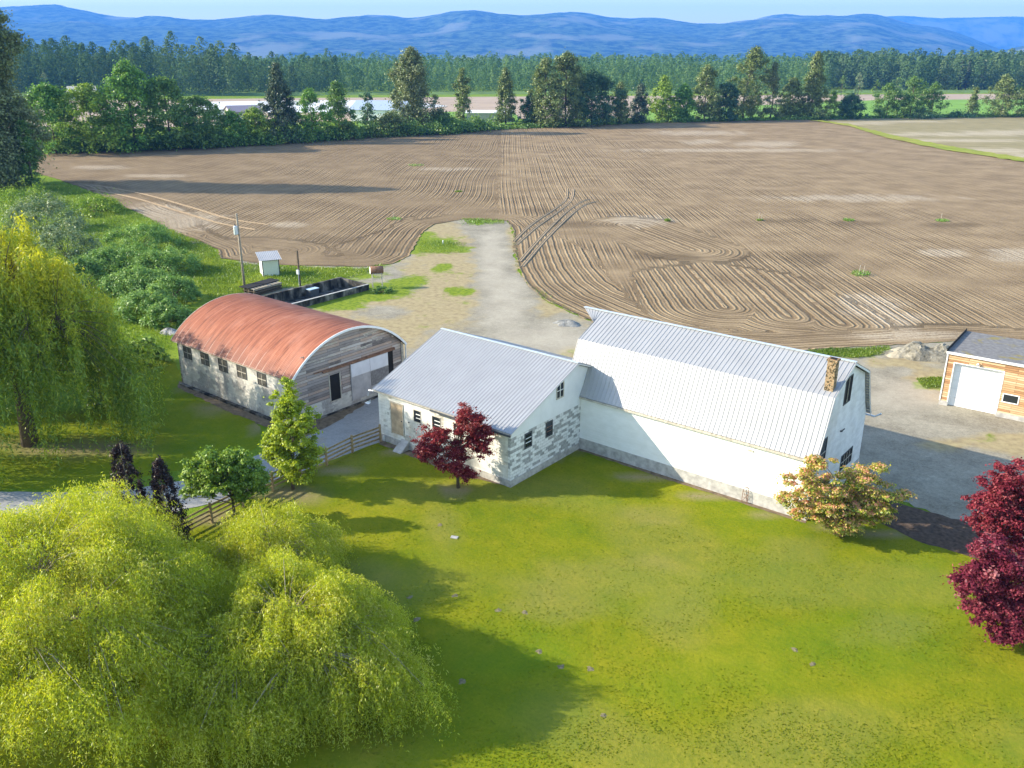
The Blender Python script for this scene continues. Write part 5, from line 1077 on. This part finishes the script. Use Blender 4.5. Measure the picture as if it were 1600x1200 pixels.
# long grass on the slope and yard edges: nobody could count it
def blades(name, polys, n, h, seed, label, wd=.07):
    r = np.random.default_rng(seed); out = []
    for pts, share in polys:
        P = px_poly(pts); lo, hi = P.min(0), P.max(0); Q = r.uniform(lo, hi, (int(n*share*4), 2)); Q = Q[inside(Q, P)][:int(n*share)]; out.append(Q)
    Q = np.concatenate(out); nn = len(Q); hh = h*r.uniform(.4, 1.3, nn)*(.6+.5*np.abs(vnoise(Q, 3, seed))); a = r.uniform(0, 6.283, nn); ln = r.normal(0, .35, (nn, 2))*hh[:, None]
    B = np.column_stack([Q, np.full(nn, -.01)]); w = np.column_stack([np.cos(a), np.sin(a), 0*a])*wd*.5; T = B+np.column_stack([ln, hh]); M = B+np.column_stack([ln*.35, hh*.6])
    V = np.stack([B-w, M-w*.8, T, M+w*.8], 1)
    return tag(quad_cloud(name, V, np.clip(r.normal(.45, .2, nn)+.35*vnoise(Q, 4, seed+3), 0, 1), LEAF['grassy']), label, 'grass', None, 'stuff')
blades('long_grass', [([(0, 290), (110, 288), (180, 318), (240, 345), (300, 380), (300, 440), (270, 540), (240, 610), (140, 620), (100, 500), (60, 420), (0, 400)], .8), ([(230, 345), (330, 385), (345, 408), (420, 416), (570, 420), (600, 414), (560, 432), (440, 452), (330, 470), (290, 420)], .2)], 90000, .38, 91, 'long bright grass on the left slope and around the pump shed', .09)
blades('edge_grass', [([(1262, 549), (1300, 546), (1390, 543), (1392, 552), (1340, 560), (1280, 556)], .3), ([(1430, 592), (1470, 590), (1475, 606), (1445, 608)], .1), ([(800, 362), (806, 362), (812, 420), (828, 446), (905, 492), (902, 498), (845, 466), (806, 425)], .3), ([(722, 341), (788, 343), (788, 350), (730, 350)], .15), ([(650, 372), (730, 380), (720, 396), (655, 396)], .15)], 12000, .28, 92, 'short grass tufts along the edges of the gravel yard', .06)
# short tufts give the mown lawn a nap
def tufts(name, pts, n, seed, label):
    r = np.random.default_rng(seed); P = px_poly(pts); us = r.uniform(-150, 1750, n*3); vs = 690+520*r.uniform(0, 1, n*3); D = FWD[None]*FP+RGT[None]*(us-800)[:, None]-UPV[None]*(vs-600)[:, None]; t = -CH/D[:, 2]; Q = (D[:, :2]*t[:, None]); Q = Q[inside(Q, P)][:n]; nn = len(Q)
    dn = vnoise(Q, 2.2, 5)+vnoise(Q, .8, 6)*.6; Q = Q[dn > r.uniform(-.6, .9, nn)]; nn = len(Q)
    hh = r.uniform(.012, .04, nn); a = r.uniform(0, 6.283, nn); w = np.column_stack([np.cos(a), np.sin(a), 0*a])*r.uniform(.02, .05, nn)[:, None]; B = np.column_stack([Q, np.zeros(nn)]); T = B+np.column_stack([r.normal(0, .03, (nn, 2)), hh])
    V = np.stack([B-w, T-w*.4, T+w*.4, B+w], 1); return tag(quad_cloud(name, V, np.clip(r.normal(.6, .2, nn), 0, 1), LEAF['lawnb']), label, 'grass', None, 'stuff')
LEAF['lawnb'] = m_leaf('lawn_blade', [(0, (.09, .15, .008)), (.6, (.16, .20, .010)), (1, (.25, .24, .02))], .4, 0)
tufts('lawn_tufts', [(-200, 1500), (-200, 860), (300, 820), (520, 722), (590, 690), (797, 765), (887, 700), (1259, 820), (1380, 835), (1500, 870), (1800, 960), (1900, 1500)], 60000, 93, 'clover and grass tufts all over the mown lawn')

MT['dirt'] = m_plain('dug_dirt', (.17, .145, .08), .95, .4, 0, 9)
# weeds and stakes left standing in the ploughed field
for i, (u, v, w_, h_, n, lb) in enumerate([(1345, 430, 30, 8, 2, 'nearest weed patch with two stakes in the ploughed field behind the barn'), (1326, 345, 18, 6, 0, 'small weed patch without stakes in the middle of the right field'), (1472, 346, 20, 6, 1, 'weed patch with one stake furthest right in the field'),
        (1043, 346, 10, 7, 0, 'tiny yellow weed inside the looping furrows'), (616, 343, 24, 5, 1, 'weed patch with a white stake left of the drive'), (650, 259, 26, 6, 0, 'far weed patch left of the straight furrow seam'), (1187, 345, 10, 5, 2, 'two dry stems near the right ploughed area'), (716, 300, 12, 4, 0, 'little dry weed on the seam of the furrows'), (747, 348, 60, 7, 0, 'strip of green weeds at the top end of the gravel drive')]):
    r = np.random.default_rng(700+i); b = gp(u, v); s = 1/pxm(b); t = thing('weed_patch', lb, 'weeds', (float(b[0]), float(b[1]), 0)); nn = 260; a = r.uniform(0, 6.283, nn); q = np.sqrt(r.uniform(0, 1, nn))*w_/2*s
    C = np.column_stack([q*np.cos(a), q*np.sin(a), r.uniform(.02, .4, nn)*(h_/7)]); quad_cloud('leaves', leaf_quads(C, unit(r.normal(size=(nn, 3))+[0, 0, .6]), .22*r.uniform(.6, 1.3, nn), r), np.clip(r.normal(.5, .2, nn), 0, 1), LEAF['grassy' if i in (3, 6, 7) else 'bramble'], t)
    for j in range(n): MB().tube([(j*.5-.25, 0, 0), (j*.5-.2, .03, 1.25)], .025, 5).build('stake', MT['old_trim'], t)
o = MB().tube([(0, 0, 0), (.02, 0, .5)], .09, 8).build('stand_pipe', MT['white_paint']); o.location = gp(692, 381); tag(o, 'short white standpipe in the green patch beside the drive', 'pipe')
o = MB().box(-.2, .2, -.12, .12, 0, .05).build('flat_stone', MT['concrete']); o.location = gp(710, 840); o.rotation_euler = (0, 0, .4); tag(o, 'pale flat stone lying on the lawn below the dark red maple', 'stone')
for i, (u, v) in enumerate([(688, 820), (703, 848) , (640, 933), (652, 968), (711, 930), (778, 953), (820, 957), (842, 1018), (876, 1042), (923, 1045), (722, 1065), (1242, 1015), (1270, 1037), (943, 1118)]):
    if i in (1,): continue
    r = np.random.default_rng(800+i); V = [(0, 0, .05)]+[(.16*math.cos(q)*r.uniform(.6, 1.3), .16*math.sin(q)*r.uniform(.6, 1.3), .0) for q in np.linspace(0, 6.283, 9)[:-1]]
    V = [(0, 0, .03)]+[(.08*math.cos(q)*r.uniform(.6, 1.3), .10*math.sin(q)*r.uniform(.5, 1.5), .022*r.uniform(.3, 1.6)) for q in np.linspace(0, 6.283, 9)[:-1]]+[(.2*math.cos(q)*r.uniform(.5, 1.5), .2*math.sin(q)*r.uniform(.5, 1.5), -.01) for q in np.linspace(0, 6.283, 9)[:-1]]
    F = [(0, 1+j, 1+(j+1) % 8) for j in range(8)]+[(1+j, 9+j, 9+(j+1) % 8, 1+(j+1) % 8) for j in range(8)]
    o = mesh_obj('dirt_mound', V, F, MT['dirt']); o.location = gp(u, v); tag(o, 'small bare dirt spot scattered on the open lawn', 'dirt spot', 'dirt spots on the lawn')
# tyre tracks across the furrows
def ribbon(name, pts, wd, mat, z):
    P = px_poly(pts); Q = [P[0]]
    for k in range(len(P)-1):
        p0, p1, p2, p3 = P[max(k-1, 0)], P[k], P[k+1], P[min(k+2, len(P)-1)]
        for t in np.linspace(.1, 1, 10): Q.append(.5*((2*p1)+(-p0+p2)*t+(2*p0-5*p1+4*p2-p3)*t*t+(-p0+3*p1-3*p2+p3)*t**3))
    Q = np.array(Q); V = []; F = []
    for i, p in enumerate(Q):
        d = Q[min(i+1, len(Q)-1)]-Q[max(i-1, 0)]; d /= np.linalg.norm(d); n = np.array([-d[1], d[0]])
        for o, dz in ((-wd/2-.12, -.02), (-wd/2, .05), (-wd/4, 0), (wd/4, 0), (wd/2, .05), (wd/2+.12, -.02)): V.append((*(p+n*o), z+dz))
    for i in range(len(Q)-1):
        for j in range(5): F.append((6*i+j, 6*i+j+1, 6*i+j+7, 6*i+j+6))
    return tag(mesh_obj(name, V, F, mat), kind='structure')
k = NT('tyre_track', .95, .08); f = k.noise(4, 6, rough=.7); k.bump(f, .9, .1); MT['track'] = k.base(k.ramp(f, [(.35, (.22, .162, .10)), (.6, (.36, .27, .17))]))
for i, pts in enumerate([[(803, 378), (830, 352), (868, 326), (884, 312), (886, 295)], [(806, 384), (838, 356), (874, 330), (892, 314), (896, 296)], [(812, 410), (845, 372), (880, 336), (905, 318), (920, 312)], [(816, 418), (852, 376), (890, 338), (912, 322), (930, 316)],
        [(150, 290), (220, 303), (300, 325), (360, 343), (420, 352)], [(140, 296), (210, 310), (290, 334), (345, 350), (400, 360)]]):
    ribbon('tyre_track', pts, .34, MT['track'], .115)

# ------------------------------------------------------------------ mountains and air
def range_(name, u0, u1, dist, prof, depth_m, seed, mat, n=260, m=46, rough=.16):
    """ridge seen between photo columns u0..u1; prof(u)->height in metres"""
    r = np.random.default_rng(seed); ph = r.uniform(0, 6.28, 12); V = []; F = []
    for j in range(m):
        t = j/(m-1)
        for i in range(n):
            u = u0+(u1-u0)*i/(n-1); d = RGT*(u-800)/FP+np.array([-math.sin(YAW), math.cos(YAW), 0]); p = d*(dist+depth_m*t)
            hgt = prof(u)*math.sin(min(t*1.15, 1)*math.pi/2)**1.1
            q = np.array([[p[0], p[1]]])/1.0
            nz = 0
            for o in range(5): s = 900/2**o; nz += (math.sin(p[0]/s+ph[o]+1.7*math.sin(p[1]/s*1.3+ph[o+5]))*math.sin(p[1]/s*.9+ph[o+2]))/2**o*.9
            V.append((p[0], p[1], -5+hgt*(1+rough*nz)))
    for j in range(m-1):
        for i in range(n-1): F.append((j*n+i, j*n+i+1, (j+1)*n+i+1, (j+1)*n+i))
    return tag(mesh_obj(name, V, F, mat, None, True), kind='structure')
k = NT('mountain_forest', 1, .0); f = k.noise(.012, 8, rough=.65); g = k.noise(.0016, 6)
k.bump(k.noise(.02, 6, rough=.8), 1, 25)
c = k.ramp(f, [(.40, (.012, .025, .012)), (.58, (.11, .16, .06))]); c = k.mix(k.ramp(g, [(.54, 0), (.62, .8)]), c, (.26, .27, .16)); MT['mount'] = k.base(c)
def pm(u): return 110+150*math.exp(-((u-100)/500)**2)+135*math.exp(-((u-900)/330)**2)+80*math.exp(-((u-1330)/150)**2)+15*math.sin(u/60)+9*math.sin(u/23+1)
range_('mountain', -700, 1530, 6000, lambda u: 1.67*pm(u)*min(1, max(0, (1545-u)/130))**.6, 4000, 1, MT['mount'])
range_('foothill', 1440, 2300, 4500, lambda u: 30+390*min(1, max(0, (u-1450)/420))**1.1, 2000, 2, MT['mount'], 130, 36)
range_('far_mountain', 1100, 2300, 12000, lambda u: 480+90*math.sin(u/110+1.2)+36*math.sin(u/40), 1500, 3, MT['mount'], 130, 20, .05)
bx = MB().add([tuple(p) for p in [(RGT*a+np.array([-math.sin(YAW), math.cos(YAW), 0])*b)*1.0+np.array([0, 0, z]) for z in (-7, 760) for a, b in ((-11000, -60), (14000, -60), (14000, 14500), (-11000, 14500))]], [(0, 3, 2, 1), (4, 5, 6, 7), (0, 1, 5, 4), (1, 2, 6, 5), (2, 3, 7, 6), (3, 0, 4, 7)])
hm = bpy.data.materials.new('air'); hm.use_nodes = True; ht = hm.node_tree; ht.nodes.clear(); pv = ht.nodes.new('ShaderNodeVolumePrincipled'); ho = ht.nodes.new('ShaderNodeOutputMaterial'); ht.links.new(pv.outputs[0], ho.inputs['Volume'])
pv.inputs['Color'].default_value = (.09, .34, 1.0, 1); pv.inputs['Density'].default_value = .00011; pv.inputs['Anisotropy'].default_value = 0
hz = bx.build('haze', hm); tag(hz, kind='stuff')
